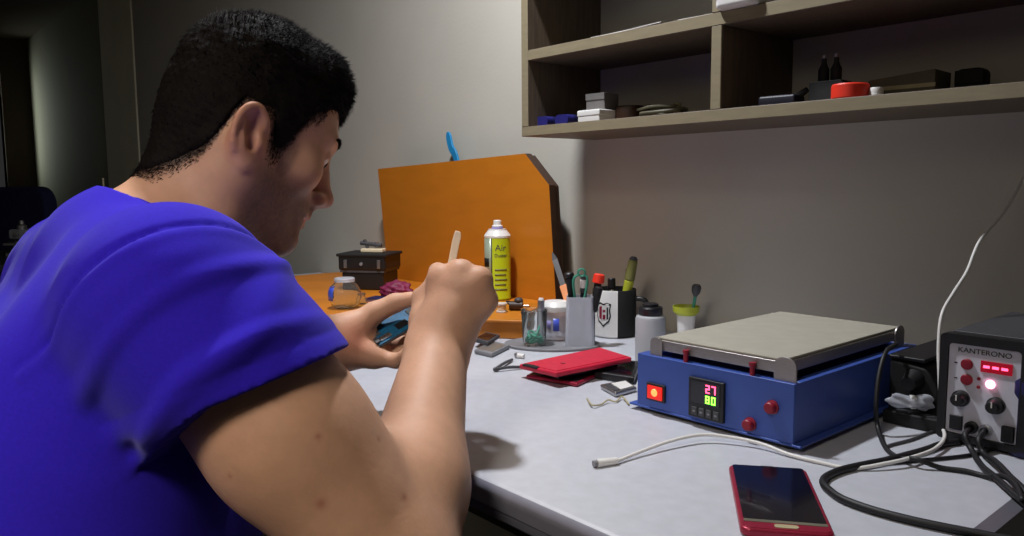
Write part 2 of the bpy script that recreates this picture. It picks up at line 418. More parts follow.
# ------------------------------------------------------------------ orange organiser at the back of the desk
PZ = .786
t = thing('organiser_tray', 'low orange wooden platform across the back of the workbench', 'tray', (-1.5, .95, DZ))
pl = [(-1.36, .70), (-1.052, .935), (-1.10, 1.17), (-2.02, 1.17), (-2.02, .70)]
bm = NB(); prism(bm, pl, DZ+.0005, PZ-.006, 'z'); wobj('tray_frame', bm, M['orange'], t, bevel=.002)
bm = NB(); prism(bm, [(x+(.003 if x > -1.5 else 0), y-.003) for x, y in pl], PZ-.0065, PZ, 'z'); wobj('tray_top', bm, M['orange'], t, bevel=.002)
bl, tl, tr, ch, br = (-1.8074, 1.1200, 0.7127), (-1.8474, 1.1200, 1.0756), (-1.2525, 1.1200, 1.0962), (-1.1790, 1.1200, 1.0294), (-1.1589, 1.1200, 0.7863)
t = thing('backboard', 'orange wooden panel with one cut corner standing against the wall', 'board', (-1.5, 1.13, PZ))
front = [(bl[0], PZ+.0005), (tl[0], tl[2]), (tr[0], tr[2]), (ch[0], ch[2]), (br[0], PZ+.0005)]
bm = NB(); prism(bm, front, 1.12, 1.1375, 'y')
b = wobj('panel', bm, [M['orange2'], M['dkwood']], t)
for pg in b.data.polygons:
    if abs(pg.normal.y) < .5: pg.material_index = 1
bm = NB(); prism(bm, [(x*.985-.02, PZ+.001+(z-PZ)*.985) for x, z in front], 1.1376, 1.15, 'y'); wobj('rear_frame', bm, M['dkwood'], t)
# blue brush standing behind the board
a, c = (-1.5525, 1.1650, 1.0869), (-1.5876, 1.1650, 1.1613)
t = thing('brush', 'bright blue curved plastic stick poking up behind the orange board', 'brush', (a[0]+.05, 1.165, PZ))
pts = [(a[0]+.07, PZ+.003), (a[0]+.03, .95), (a[0], a[2]), ((a[0]+c[0])/2-.006, (a[2]+c[2])/2), (c[0], c[2])]
cv = catmull([(x, 1.165, z) for x, z in pts], 8); bm = NB(); w = .009
L1 = []
for i, q in enumerate(cv):
    d = (cv[min(i+1, len(cv)-1)]-cv[max(i-1, 0)]).normalized(); nn = Vector((-d.z, 0, d.x))
    ww = w*(.6+.4*min(1, i/len(cv)*1.6))*(1 if i < len(cv)-3 else (.9, .7, .35)[i-len(cv)+3]); L1.append((q+nn*ww, q-nn*ww))
poly = [(v[0].x, v[0].z) for v in L1]+[(v[1].x, v[1].z) for v in reversed(L1)]
prism(bm, poly, 1.162, 1.168, 'y'); wobj('stick', bm, M['bluepen'], t, bevel=.001)
bm = bx(a[0]+.055, a[0]+.085, 1.158, 1.172, PZ+.0005, PZ+.03); wobj('handle_end', bm, M['navy'], t, bevel=.003)

# black two-tier tool case
p = (-1.6483, 0.9712, 0.7630)
t = thing('tool_case', 'black hinged tool case on the orange platform beside the board', 'case', (p[0], p[1], PZ), .62)
obj('case_base', bx(-.053, .053, -.046, .046, .0005, .042), M['black'], t, bevel=.004)
obj('lid', bx(-.060, .060, -.05, .05, .046, .084), M['black'], t, bevel=.005)
obj('hinge_rib', bx(-.056, .056, -.048, .048, .0415, .0465), M['dgrey'], t)
obj('lid_lip', bx(-.0635, .0635, -.0525, .0525, .079, .086), M['matblack'], t, bevel=.002)
for dx in (-.04, .044): obj('latch', bx(dx-.004, dx+.004, -.0535, -.045, .052, .072), M['steel'], t, bevel=.001)
bm = NB(); lathe(bm, [(.004, 0), (.004, .003), (0, .0032)], 12, Matrix.Translation((0, -.05, .062)) @ Matrix.Rotation(PI/2, 4, 'X')); obj('rivet', bm, M['grey'], t)
t2 = thing('clamp', 'small metal clamp lying on top of the black tool case', 'clamp', (p[0]+.006, p[1]+.004, PZ+.0862), .62)
obj('clamp_foot', bx(-.026, .03, -.012, .012, 0, .009), M['cream'], t2, bevel=.002)
bm = NB(); rod(bm, (-.03, 0, .022), (.024, 0, .016), .005); obj('jaw', bm, M['dgrey'], t2, smooth=True)
bm = NB(); rod(bm, (-.012, 0, .008), (-.02, 0, .03), .004); obj('screw', bm, M['dgrey'], t2, smooth=True)
bm = NB(); rod(bm, (.012, 0, .008), (.012, 0, .024), .0045); obj('stud', bm, M['steel'], t2, smooth=True)

# clear jar with blue label
p = (-1.3517, 0.7165, 0.7860)
t = thing('clear_jar', 'round clear jar with a blue label on the orange platform', 'jar', (p[0]-.05, p[1]+.05, PZ))
bm = NB(); lathe(bm, [(.0, .0006), (.018, .0008), (.028, .008), (.0325, .022), (.032, .034), (.026, .047), (.019, .053), (.019, .056)], 32, caps=False)
sol = obj('glass_bowl', bm, M['glass'], t, smooth=True, sharp=80); s_ = sol.modifiers.new('s', 'SOLIDIFY'); s_.thickness = .0015
bm = NB(); lathe(bm, [(.0205, .054), (.0205, .06), (.019, .062), (0, .0622)], 28); obj('lid', bm, M['frost'], t, smooth=True)
bm = NB(); N = 12
rows = []
for zz, r in ((.018, .0332), (.028, .0336), (.036, .0326), (.044, .0294)):
    rows.append([bm.verts.new((r*math.cos(math.radians(a)), r*math.sin(math.radians(a)), zz)) for a in np.linspace(-165, -75, N)])
for A_, B_ in zip(rows[:-1], rows[1:]):
    for i in range(N-1): bm.faces.new((A_[i], A_[i+1], B_[i+1], B_[i]))
lb = obj('label', bm, M['pblue'], t, smooth=True); s_ = lb.modifiers.new('s', 'SOLIDIFY'); s_.thickness = .0006
p = (-1.4289, 0.8201, 0.7860)
t = thing('glass_vial', 'tiny clear vial between the round jar and the black tool case', 'vial', (p[0], p[1], PZ))
bm = NB(); lathe(bm, [(0, .0006), (.011, .0006), (.0115, .002), (.0115, .012), (.007, .016), (.007, .019)], 24, caps=False); g = obj('vial_body', bm, M['glass'], t, smooth=True, sharp=80)
s_ = g.modifiers.new('s', 'SOLIDIFY'); s_.thickness = .001
bm = NB(); lathe(bm, [(.0078, .0185), (.0078, .023), (0, .0235)], 20); obj('stopper', bm, M['steel'], t, smooth=True)
p = (-1.4196, 0.9123, 0.7860)
t = thing('cloth', 'crumpled magenta cloth on the orange platform beside the left hand', 'cloth', (p[0]-.02, p[1]+.0, PZ), .5)
bm = NB(); bmesh.ops.create_icosphere(bm, subdivisions=4, radius=1)
for v in bm.verts:
    q = v.co; k = 1+.16*math.sin(9*q.x+2)*math.sin(8*q.y)+.1*math.sin(15*q.z+6*q.x)
    v.co = Vector((q.x*.036*k, q.y*.024*k, max(.0006, .016+q.z*.022*k)))
obj('fold', bm, M['magenta'], t, smooth=True, sharp=180)
p = (-1.4466, 0.8841, 0.7860)
t = thing('notepad', 'thin lilac notepad lying under the edge of the black tool case', 'notepad', (p[0]+.012, p[1]-.01, PZ), .45)
obj('pages', bx(-.03, .03, -.02, .02, .0005, .006), M['lilac'], t, bevel=.001)
obj('cover', bx(-.031, .031, -.021, .021, .006, .0075), M['navy'], t)

# aerosol can
p = (-1.2878, 1.0711, 0.7860)
t = thing('aerosol_can', 'lime green aerosol can with a white nozzle before the orange board', 'can', (p[0], p[1], PZ), math.radians(-8))
bm = NB(); lathe(bm, [(0, .0006), (.026, .0006), (.0285, .003), (.0285, .006), (.0278, .008), (.0278, .134)], 48); obj('can_body', bm, M['canlime'], t, smooth=True)
bm = NB(); lathe(bm, [(.0283, .133), (.0286, .137), (.026, .141), (.021, .147), (.0195, .149), (.0195, .151), (0, .1515)], 48); obj('shoulder', bm, M['white'], t, smooth=True)
bm = NB(); lathe(bm, [(.0115, .151), (.0115, .158), (.0085, .160), (.0085, .168), (.007, .170), (0, .1702)], 28); nz = obj('nozzle', bm, M['white'], t, smooth=True)
bm = NB(); lathe(bm, [(.012, .1512), (.0123, .1525), (.0123, .1545), (.012, .156)], 28, caps=False); obj('collar', bm, M['lilac'], nz)
def arc_label(name, r, z0, z1, a0, a1, m, par, n=14):
    bm = NB(); A_ = []
    for zz in (z0, z1): A_.append([bm.verts.new((r*math.cos(math.radians(a)), r*math.sin(math.radians(a)), zz)) for a in np.linspace(a0, a1, n)])
    for i in range(n-1): bm.faces.new((A_[0][i], A_[0][i+1], A_[1][i+1], A_[1][i]))
    o = obj(name, bm, m, par, smooth=True); s = o.modifiers.new('s', 'SOLIDIFY'); s.thickness = .0003; s.offset = 1
    return o
# the can is seen from about azimuth -48 degrees
arc_label('side_label', .0279, .02, .132, -160, -62, M['cansilver'], t)
arc_label('stripe', .0280, .02, .132, -61, -56, M['dgrey'], t)
arc_label('warning_panel', .0281, .072, .09, -118, -72, M['matblack'], t)
for k in range(5): arc_label('text_band', .0280, .022+k*.0105, .0255+k*.0105, -44, 12-6*(k % 2), M['olive'], t)
def can_text(s, z, size, ang):
    a = math.radians(ang)
    mt = Matrix.Rotation(a+PI/2, 4, 'Z') @ Matrix.Translation((0, -.0281, z)) @ Matrix.Rotation(PI/2, 4, 'X')
    text_obj('lettering', s, size, M['dgrey'], t, mt, .0002, bend=.0281)
can_text('Air', .112, .019, -18); can_text('Duster', .096, .010, -17)

# little parts on the platform
def small(name, label, cat, px, py, dz=0, rz=0):
    return None
p = (-1.1435, 0.9533, 0.7860)
t = thing('thread_spool', 'small white spool at the front of the orange platform', 'spool', (p[0]-.004, p[1]+.01, PZ))
bm = NB(); lathe(bm, [(0, .0006), (.0105, .0006), (.0105, .003), (.007, .004), (.007, .014), (.0105, .015), (.0105, .018), (0, .0182)], 24); obj('spool_body', bm, M['white'], t, smooth=True)
bm = NB(); lathe(bm, [(.0072, .004), (.009, .005), (.009, .013), (.0072, .014)], 24, caps=False); obj('thread', bm, M['cream'], t, smooth=True)
p = (-1.1340, 0.9806, 0.7860)
t = thing('electric_motor', 'tangle of small dark motor parts beside the white spool', 'motor', (p[0]-.006, p[1]+.02, PZ), .7)
bm = NB(); rod(bm, (-.018, 0, .0095), (.008, 0, .0095), .009); obj('motor_body', bm, M['dkwood'], t, smooth=True)
bm = NB(); rod(bm, (.008, 0, .0095), (.02, 0, .0095), .002); obj('shaft', bm, M['steel'], t, smooth=True)
bm = NB(); tube(bm, catmull([(-.018, .004, .01), (-.026, .012, .016), (-.01, .02, .012), (.01, .016, .006), (.02, .022, .003)], 6), .0016, 8); obj('lead', bm, M['matblack'], t, smooth=True)
bm = NB(); ball(bm, (.0, .0, .02), (.009, .008, .006)); obj('cap', bm, M['dgrey'], t, smooth=True)
p = (-1.0911, 0.9582, 0.7860)
t = thing('screw', 'shiny screw lying at the front edge of the orange platform', 'screw', (p[0]-.004, p[1]+.018, PZ), .4)
bm = NB(); rod(bm, (-.008, 0, .003), (.006, 0, .003), .0018); obj('shank', bm, M['steel'], t, smooth=True)
bm = NB(); rod(bm, (.006, 0, .0035), (.009, 0, .0035), .0034); obj('head', bm, M['steel'], t, smooth=True)

# ------------------------------------------------------------------ middle of the desk
q = [(-1.0194, 0.8490, 0.7500), (-0.9110, 0.8734, 0.7500), (-0.9306, 1.0199, 0.7500), (-1.0584, 1.0070, 0.7500)]
cx = sum(v[0] for v in q)/4; cy = sum(v[1] for v in q)/4
t = thing('work_mat', 'dull grey oval mat under the clear cups', 'mat', (cx, cy, DZ), .75)
bm = NB(); lathe(bm, [(0, .0005), (.078, .0005), (.08, .0015), (.08, .004), (.077, .005), (.074, .0035), (0, .0035)], 48, Matrix.Diagonal((1.05, .72, 1, 1))); obj('mat_body', bm, M['grey'], t, smooth=True)
MZ = DZ+.0036
# clear cup with green wire
p = (-0.9797, 0.8918, 0.7500)
t = thing('clear_cup', 'small clear plastic cup holding teal wire', 'cup', (p[0]-.012, p[1]+.014, MZ))
bm = NB(); lathe(bm, [(0, .0004), (.02, .0004), (.0225, .062)], 32, caps=False); g = obj('cup_wall', bm, M['glass'], t, smooth=True, sharp=80); s_ = g.modifiers.new('s', 'SOLIDIFY'); s_.thickness = .0013
bm = NB(); tube(bm, [(.0226*math.cos(a), .0226*math.sin(a), .062) for a in np.linspace(0, 2*PI, 33)[:-1]], .001, 8, closed=True); obj('rim', bm, M['glass'], t, smooth=True)
t = thing('wire_coil', 'teal wire coiled at the bottom of the small clear cup', 'wire', (p[0]-.012, p[1]+.014, MZ+.002))
bm = NB(); pts = []
for i in range(60):
    a = i*.63; r = .011+.0045*math.sin(i*1.3); pts.append((r*math.cos(a), r*math.sin(a), .002+.014*(i/60)+.002*math.sin(i*2.1)))
tube(bm, catmull(pts, 3), .0017, 8); obj('coil', bm, M['green'], t, smooth=True)
bm = NB(); tube(bm, catmull([pts[-1], (.012, -.004, .022), (.004, .012, .03)], 6), .0015, 8); obj('loose_end', bm, M['green'], t, smooth=True)
t = thing('metal_tube', 'silver metal tube standing in the small clear cup', 'tube', (p[0]-.008, p[1]+.020, MZ+.002))
bm = NB(); rod(bm, (0, .004, .0), (-.001, .008, .075), .0062); obj('tube_body', bm, M['steel'], t, smooth=True)
bm = NB(); rod(bm, (-.001, .008, .075), (-.001, .0082, .079), .0052, .004); obj('end_cap', bm, M['white'], t, smooth=True)
# translucent tub
p = (-1.0027, 0.9689, 0.7500)
t = thing('plastic_tub', 'translucent white tub with a blue mark between cup and pen holder', 'tub', (p[0], p[1], DZ+.005))
bm = NB(); lathe(bm, [(0, .0), (.022, .0), (.0245, .002), (.0265, .05), (.0265, .052)], 36); obj('tub_body', bm, M['frost'], t, smooth=True)
bm = NB(); lathe(bm, [(.028, .051), (.0285, .053), (.0285, .06), (.027, .062), (.02, .068), (0, .069)], 36); obj('lid', bm, M['white'], t, smooth=True)
arc_label('print', .0263, .018, .04, -55, -32, M['pblue'], t); arc_label('print', .0263, .022, .036, -80, -64, M['lilac'], t)
# pen holder
p = (-0.9425, 0.9688, 0.7500)
PH = (p[0], p[1], DZ)
t = thing('pen_holder', 'frosted bluish pen holder crammed with tools beside the crest mug', 'holder', PH, .75)
bm = NB(); o_ = rrect(-.023, .023, -.02, .02, .006); i_ = rrect(-.0215, .0215, -.0185, .0185, .005)
def ring_(pts, z, k=1): return [bm.verts.new((x*k, y*k, z)) for x, y in pts]
r0 = ring_(o_, .0005, 1.12); r1 = ring_(o_, .088); r2 = ring_(i_, .088); r3 = ring_(i_, .003, 1.1)
for A_, B_ in ((r0, r1), (r1, r2), (r2, r3)):
    for i in range(len(A_)): bm.faces.new((A_[i], A_[(i+1) % len(A_)], B_[(i+1) % len(A_)], B_[i]))
bm.faces.new(r0[::-1]); bm.faces.new(r3); bmesh.ops.recalc_face_normals(bm, faces=bm.faces[:])
obj('holder_wall', bm, M['frost'], t)
obj('corner_strip', bx(.0235, .026, -.004, .004, .002, .086), M['navy'], t, bevel=.001)
def pen(name, label, cat, dx, dy, tilt, H, parts, rz=.75, base=PH, z0=.004, group=None):
    """stick tool leaning in a holder: tilt=(tx,ty) lean; parts: (part name, z0, z1, r0, r1, material)"""
    t = thing(name, label, cat, (base[0]+dx, base[1]+dy, base[2]+z0), rot=(tilt[1], tilt[0], rz), group=group)
    for nm, a, b_, ra, rb, m in parts:
        bm = NB(); lathe(bm, [(0, a), (ra*.85, a), (ra, a+.0015), (rb, b_-.0015), (rb*.8, b_), (0, b_+.0002)], 18); obj(nm, bm, M[m], t, smooth=True)
    return t
pen('screwdriver', 'black knobbed screwdriver at the left in the pen holder', 'screwdriver', -.008, .002, (-.12, .06), .12, [('blade', .002, .07, .0025, .0025, 'steel'), ('handle', .07, .118, .0055, .0075, 'matblack'), ('swivel_cap', .118, .126, .0085, .0085, 'black')])
pen('marker', 'black marker with a pale clip standing in the pen holder', 'marker', .0, .006, (.02, .05), .12, [('barrel', 0, .09, .0055, .0055, 'matblack'), ('marker_cap', .09, .122, .0064, .006, 'dgrey'), ('clip', .098, .114, .0068, .0068, 'white')])
pen('screwdriver', 'red-capped black screwdriver in the pen holder', 'screwdriver', .011, .008, (.16, -.02), .12, [('blade', 0, .07, .0025, .0025, 'steel'), ('handle', .07, .108, .0058, .0064, 'matblack'), ('swivel_cap', .108, .124, .0105, .0095, 'tape')])
pen('screwdriver', 'plain black screwdriver leaning right in the pen holder', 'screwdriver', .014, .0, (.22, .02), .12, [('blade', 0, .06, .0025, .0025, 'steel'), ('handle', .06, .104, .006, .0068, 'matblack')])
# green tweezers: two arms joined at a ring
t = thing('tweezers', 'green-handled tweezers crossing in the pen holder', 'tweezers', (PH[0]+.002, PH[1]-.004, PH[2]+.006), rot=(.05, .0, .75))
for s in (-1, 1):
    bm = NB(); tube(bm, catmull([(s*.004-.004, 0, .02), (s*.007, 0, .07), (s*.012+.002, 0, .11), (s*.004+.004, 0, .122)], 6), .0022, 8); obj('arm', bm, M['green'], t, smooth=True)
bm = NB(); tube(bm, [(.004+.006*math.cos(a), 0, .124+.006*math.sin(a)) for a in np.linspace(0, 2*PI, 21)[:-1]], .002, 8, closed=True); obj('ring', bm, M['green'], t, smooth=True)
# long silver blade behind with a peach tape end
p1, p2 = (-1.0144, 1.0032, 0.7976), (-1.0584, 1.0152, 0.9009)
t = thing('steel_ruler', 'thin silver blade leaning left above the pen holder', 'ruler', (PH[0]-.022, PH[1]+.006, DZ+.006))
A_ = Vector((PH[0]-.010, PH[1]+.012, DZ+.008)); B_ = Vector(p2); ax = (B_-A_).normalized(); sd = ax.cross(Vector((.6, -.8, 0))).normalized(); nn = ax.cross(sd)
def blade(w, a, b_, th, tip=None):
    bm = NB(); v = []
    L_ = (B_-A_).length
    for f_, ww in ((a, w), (b_, w if tip is None else tip)):
        c_ = A_+ax*(L_*f_); v += [bm.verts.new(c_+sd*x*ww+nn*y*th) for x, y in ((-1, -1), (1, -1), (1, 1), (-1, 1))]
    for i in range(4): bm.faces.new((v[i], v[(i+1) % 4], v[4+(i+1) % 4], v[4+i]))
    bm.faces.new(v[:4][::-1]); bm.faces.new(v[4:]); bmesh.ops.recalc_face_normals(bm, faces=bm.faces[:]); return bm
wobj('blade', blade(.0052, 0, .93, .0008), M['steel'], t); wobj('tip', blade(.0052, .93, 1.02, .0009, .001), M['dgrey'], t)
wobj('tape_grip', blade(.0068, .36, .62, .003), M['peach'], t, bevel=.001)

# crest mug
p = (-0.9578, 1.0577, 0.7500)
MG = (p[0]-.012, p[1]+.03, DZ)
t = thing('mug', 'white and black mug printed with a crest against the wall', 'mug', MG)
R_ = .0405; va = -48      # the crest faces the camera side
bm = NB(); lathe(bm, [(0, .0005), (.037, .0005), (R_, .004), (R_, .086), (R_-.001, .0875), (R_-.004, .0875), (R_-.005, .084), (R_-.005, .006), (0, .006)], 64)
o = obj('mug_wall', bm, [M['white'], M['navy'], M['matblack']], t, smooth=True)
for pg in o.data.polygons:
    c_ = pg.center; a = math.degrees(math.atan2(c_.y, c_.x)); rel = (a-va+180) % 360-180
    if rel > 11 or rel < -75: pg.material_index = 2
    if math.hypot(c_.x, c_.y) < R_-.003 and c_.z > .006: pg.material_index = 2
hd = NB(); a = math.radians(va+78); ux, uy = math.cos(a), math.sin(a)
tube(hd, catmull([(ux*r, uy*r, z) for r, z in ((R_-.002, .07), (R_+.014, .069), (R_+.023, .055), (R_+.023, .036), (R_+.014, .022), (R_-.002, .02))], 6), .0048, 12); obj('handle', hd, M['black'], t, smooth=True)
def mug_shape(name, poly, m, ang, z, lift, n=1):
    """flat outline wrapped on the mug's wall"""
    bm = NB(); pts = []
    vs = []
    for u, v in poly:
        aa = math.radians(ang)+u/R_; vs.append(bm.verts.new(((R_+lift)*math.cos(aa), (R_+lift)*math.sin(aa), z+v)))
    f = bm.faces.new(vs); bmesh.ops.recalc_face_normals(bm, faces=[f])
    o = obj(name, bm, m, t); s = o.modifiers.new('s', 'SOLIDIFY'); s.thickness = .0003
    return o
def shield(k): return [(x*k*1.12, z*k) for x, z in ((-.013, .019), (-.006, .0215), (0, .019), (.006, .0215), (.013, .019), (.0115, .008), (.013, -.003), (.010, -.014), (.005, -.018), (0, -.024), (-.005, -.018), (-.010, -.014), (-.013, -.003), (-.0115, .008))]
mug_shape('crest', shield(1), M['matblack'], va-29, .045, .0002)
mug_shape('crest_field', shield(.84), M['white'], va-29, .045, .0005)
mug_shape('crest_stripe', [(-.0085, .013), (-.003, .0145), (-.003, -.012), (-.0085, -.008)], M['redphone'], va-29, .045, .0008)
mug_shape('crest_stripe', [(.0065, .013), (.0095, .013), (.0095, -.008), (.0065, -.011)], M['matblack'], va-29, .045, .0008)
mug_shape('crest_stripe', [(-.001, .008), (.004, .008), (.004, .004), (-.001, .004)], M['redphone'], va-29, .045, .0008)
mug_shape('crest_stripe', [(-.001, -.001), (.004, -.001), (.004, -.009), (-.001, -.009)], M['redphone'], va-29, .045, .0008)
pen('screwdriver', 'olive and yellow handled screwdriver standing in the crest mug', 'screwdriver', .012, .0, (.14, -.12), .13, [('blade', .002, .075, .003, .003, 'steel'), ('grip', .075, .1, .0085, .009, 'lime'), ('handle', .1, .138, .0095, .0085, 'olive'), ('end_cap', .138, .144, .0085, .006, 'dgrey')], base=MG, z0=.006, rz=0)
pen('pliers', 'dark tool handle standing in the crest mug', 'tool', -.006, .004, (-.05, 0), .11, [('shank', .002, .08, .004, .004, 'steel'), ('handle', .08, .1, .0075, .0075, 'black')], base=MG, z0=.006, rz=0)
pen('file', 'maroon tool handle behind the olive screwdriver in the mug', 'tool', .008, .014, (.05, -.1), .11, [('shank', .002, .08, .003, .003, 'steel'), ('handle', .08, .118, .006, .0065, 'dkwood')], base=MG, z0=.006, rz=0)

# white bottle
p = (-0.7762, 0.9552, 0.7500)
t = thing('bottle', 'translucent white bottle with a black cap behind the blue machine', 'bottle', p)
bm = NB(); lathe(bm, [(0, .0005), (.0215, .0005), (.0235, .003), (.0235, .07), (.022, .0745), (.018, .0765), (.0165, .078)], 40); obj('bottle_body', bm, M['bottle'], t, smooth=True)
bm = NB(); lathe(bm, [(.0175, .0765), (.0185, .078), (.0185, .088), (.017, .090), (.012, .0905), (.012, .094), (.009, .0955), (0, .0957)], 36); obj('cap', bm, M['black'], t, smooth=True)
# lime cup with a brush
p = (-0.8348, 1.1250, 0.7945)
t = thing('lime_cup', 'small white cup with a lime rim against the wall', 'cup', (p[0], p[1], DZ))
bm = NB(); lathe(bm, [(0, .0005), (.013, .0005), (.0165, .05), (.0155, .05), (.012, .004), (0, .004)], 32); obj('cup_wall', bm, M['white'], t, smooth=True)
bm = NB(); lathe(bm, [(.0163, .05), (.0225, .056), (.0235, .066), (.0225, .066), (.0205, .057), (.015, .0505), (.0163, .05)], 32, caps=False); obj('lime_rim', bm, M['lime'], t, smooth=True)
t2 = thing('small_brush', 'dark bristle brush standing in the lime rimmed cup', 'brush', (p[0]+.006, p[1], DZ+.006), rot=(0, .16, 0))
bm = NB(); rod(bm, (0, 0, 0), (0, 0, .082), .0022, .003); obj('handle', bm, M['green'], t2, smooth=True)
bm = NB(); lathe(bm, [(.003, .08), (.0075, .088), (.0085, .096), (.006, .101), (0, .1015)], 16); obj('bristles', bm, M['dgrey'], t2, smooth=True)

# ------------------------------------------------------------------ red covers, phones, tweezers
def slab(bm, q, zt, zb_, r=None):
    """thin slab: q are four (x,y,z) top corners, thickness downwards"""
    A_ = [bm.verts.new(Vector(v)) for v in q]; B_ = [bm.verts.new(Vector(v)-Vector((0, 0, zb_))) for v in q]
    bm.faces.new(A_); bm.faces.new(B_[::-1])
    for i in range(4): bm.faces.new((A_[i], B_[i], B_[(i+1) % 4], A_[(i+1) % 4]))
    bmesh.ops.recalc_face_normals(bm, faces=bm.faces[:]); return bm
q = [(-0.8319, 0.7433, 0.7500), (-0.7483, 0.7634, 0.7500), (-0.7807, 0.8715, 0.7500), (-0.8764, 0.8467, 0.7500)]
q = [(v[0], v[1], DZ+.006) for v in q]
t = thing('phone_cover', 'lower dark red phone cover lying flat under the bright red one', 'phone cover', (q[0][0]+.05, q[0][1]+.05, DZ))
wobj('shell', slab(NB(), q, 0, .0055), M['redphone'], t, bevel=.002)
qi = [tuple(Vector(v)*.9+(Vector(q[0])+Vector(q[2]))*.05+Vector((0, 0, .0006))) for v in q]
wobj('inner_lining', slab(NB(), qi, 0, .001), M['black'], t)
q = [(-0.8458, 0.7421, 0.7700), (-0.7657, 0.7398, 0.7720), (-0.7472, 0.8778, 0.7760), (-0.8413, 0.9103, 0.7720)]
t = thing('phone_cover', 'bright red flip cover propped on the dark red one', 'phone cover', (q[0][0]+.03, q[0][1]+.08, DZ+.0132))
wobj('shell', slab(NB(), q, 0, .0075), M['crimson'], t, bevel=.0025, seg=3)
def lerp(a, b, u): return Vector(a)*(1-u)+Vector(b)*u
def inset(q, u0, u1, v0, v1, dz):
    return [tuple(lerp(lerp(q[0], q[1], v), lerp(q[3], q[2], v), u)+Vector((0, 0, dz))) for u, v in ((u0, v0), (u0, v1), (u1, v1), (u1, v0))]
wobj('clasp', slab(NB(), inset(q, -.005, .10, .1, .5, .0012), 0, .003), M['matblack'], t, bevel=.0008)
wobj('flap', slab(NB(), inset(q, .03, .97, .06, .94, .0012), 0, .002), M['crimson'], t, bevel=.0008)
bm = NB(); c_ = lerp(q[0], q[1], .5)
ct = Vector(inset(q, .27, .27, .6, .6, .0014)[0])
lathe(bm, [(.0035, 0), (.0035, .0008), (0, .0009)], 16, Matrix.Translation(ct)); wobj('camera_hole', bm, M['redphone'], t)
bm = slab(NB(), [(v[0], v[1], DZ+.0135) for v in inset(q, .12, .9, .35, .8, 0)], 0, .0066); 
t = thing('battery_pack', 'black battery block sandwiched between the two red covers', 'battery', (q[0][0]+.03, q[0][1]+.07, DZ+.0068))
wobj('cell', bm, M['black'], t, bevel=.001)
wobj('contact_strip', slab(NB(), [(v[0], v[1], DZ+.0139) for v in inset(q, .14, .2, .4, .75, 0)], 0, .0006), M['tan'], t)
q = [(-0.7654, 0.8157, 0.7500), (-0.7041, 0.8319, 0.7500), (-0.7649, 0.9175, 0.7500), (-0.8158, 0.8920, 0.7500)]
t = thing('mobile_phone', 'black mobile phone lying beside the red covers by the blue machine', 'phone', (q[0][0]+.03, q[0][1]+.04, DZ))
q = [(v[0], v[1], DZ+.011) for v in q]
wobj('phone_body', slab(NB(), q, 0, .0104), M['black'], t, bevel=.002); wobj('screen', slab(NB(), inset(q, .1, .9, .08, .92, .0006), 0, .001), M['screen'], t)
q = [(-0.7214, 0.7809, 0.7500), (-0.6764, 0.7622, 0.7500), (-0.6769, 0.8062, 0.7500), (-0.7134, 0.8258, 0.7500)]
q = [(v[0], v[1], DZ+.007) for v in q]
t = thing('mobile_phone', 'small silver phone lying in front of the black mobile phone', 'phone', (q[0][0]+.03, q[0][1]+.02, DZ))
wobj('phone_body', slab(NB(), q, 0, .0065), M['steel'], t, bevel=.002); wobj('screen', slab(NB(), inset(q, .35, .9, .15, .85, .0006), 0, .001), M['white'], t)  # white on this screen is its glint, put into the colour
wobj('keypad', slab(NB(), inset(q, .06, .3, .15, .85, .0006), 0, .001), M['dgrey'], t)
bm = NB(); w_ = [(-0.6949, 0.7275, 0.7500), (-0.6651, 0.7054, 0.7500), (-0.6636, 0.7204, 0.7500), (-0.6669, 0.7372, 0.7500), (-0.6600, 0.7448, 0.7500), (-0.6658, 0.7630, 0.7500), (-0.6397, 0.7465, 0.7500)]
tube(bm, catmull([(v[0], v[1], DZ+.002+.002*(i % 2)) for i, v in enumerate(w_)], 8), .0011, 8)
tag(obj('wire', bm, M['tan'], None, smooth=True), 'crooked tan wire scrap lying left of the blue machine', 'wire')
# steel tweezers
a, b1, b2 = (-0.8955, 0.7375, 0.7500), (-0.9316, 0.8026, 0.7500), (-0.8814, 0.7814, 0.7500)
t = thing('tweezers', 'dark steel tweezers lying open left of the red covers', 'tweezers', (a[0], a[1], DZ))
for b_ in (b1, b2):
    bm = NB(); tube(bm, catmull([(a[0], a[1], DZ+.004), (a[0]*.5+b_[0]*.5, a[1]*.5+b_[1]*.5, DZ+.005), (b_[0], b_[1], DZ+.003)], 6), .0024, 8); wobj('arm', bm, M['dgrey'], t, smooth=True)
bm = NB(); ball(bm, (a[0], a[1], DZ+.004), .0032, 10); wobj('joint', bm, M['dgrey'], t, smooth=True)
p = (-0.9381, 0.8276, 0.7500)
t = thing('nozzle', 'short shiny metal nozzle beside the red cover clasp', 'nozzle', (p[0], p[1], DZ), .3)
bm = NB(); rod(bm, (-.007, 0, .0045), (.006, 0, .0045), .004, .003); obj('barrel', bm, M['white'], t, smooth=True)
bm = NB(); rod(bm, (-.0105, 0, .0045), (-.006, 0, .0045), .0043); obj('flange', bm, M['steel'], t, smooth=True)
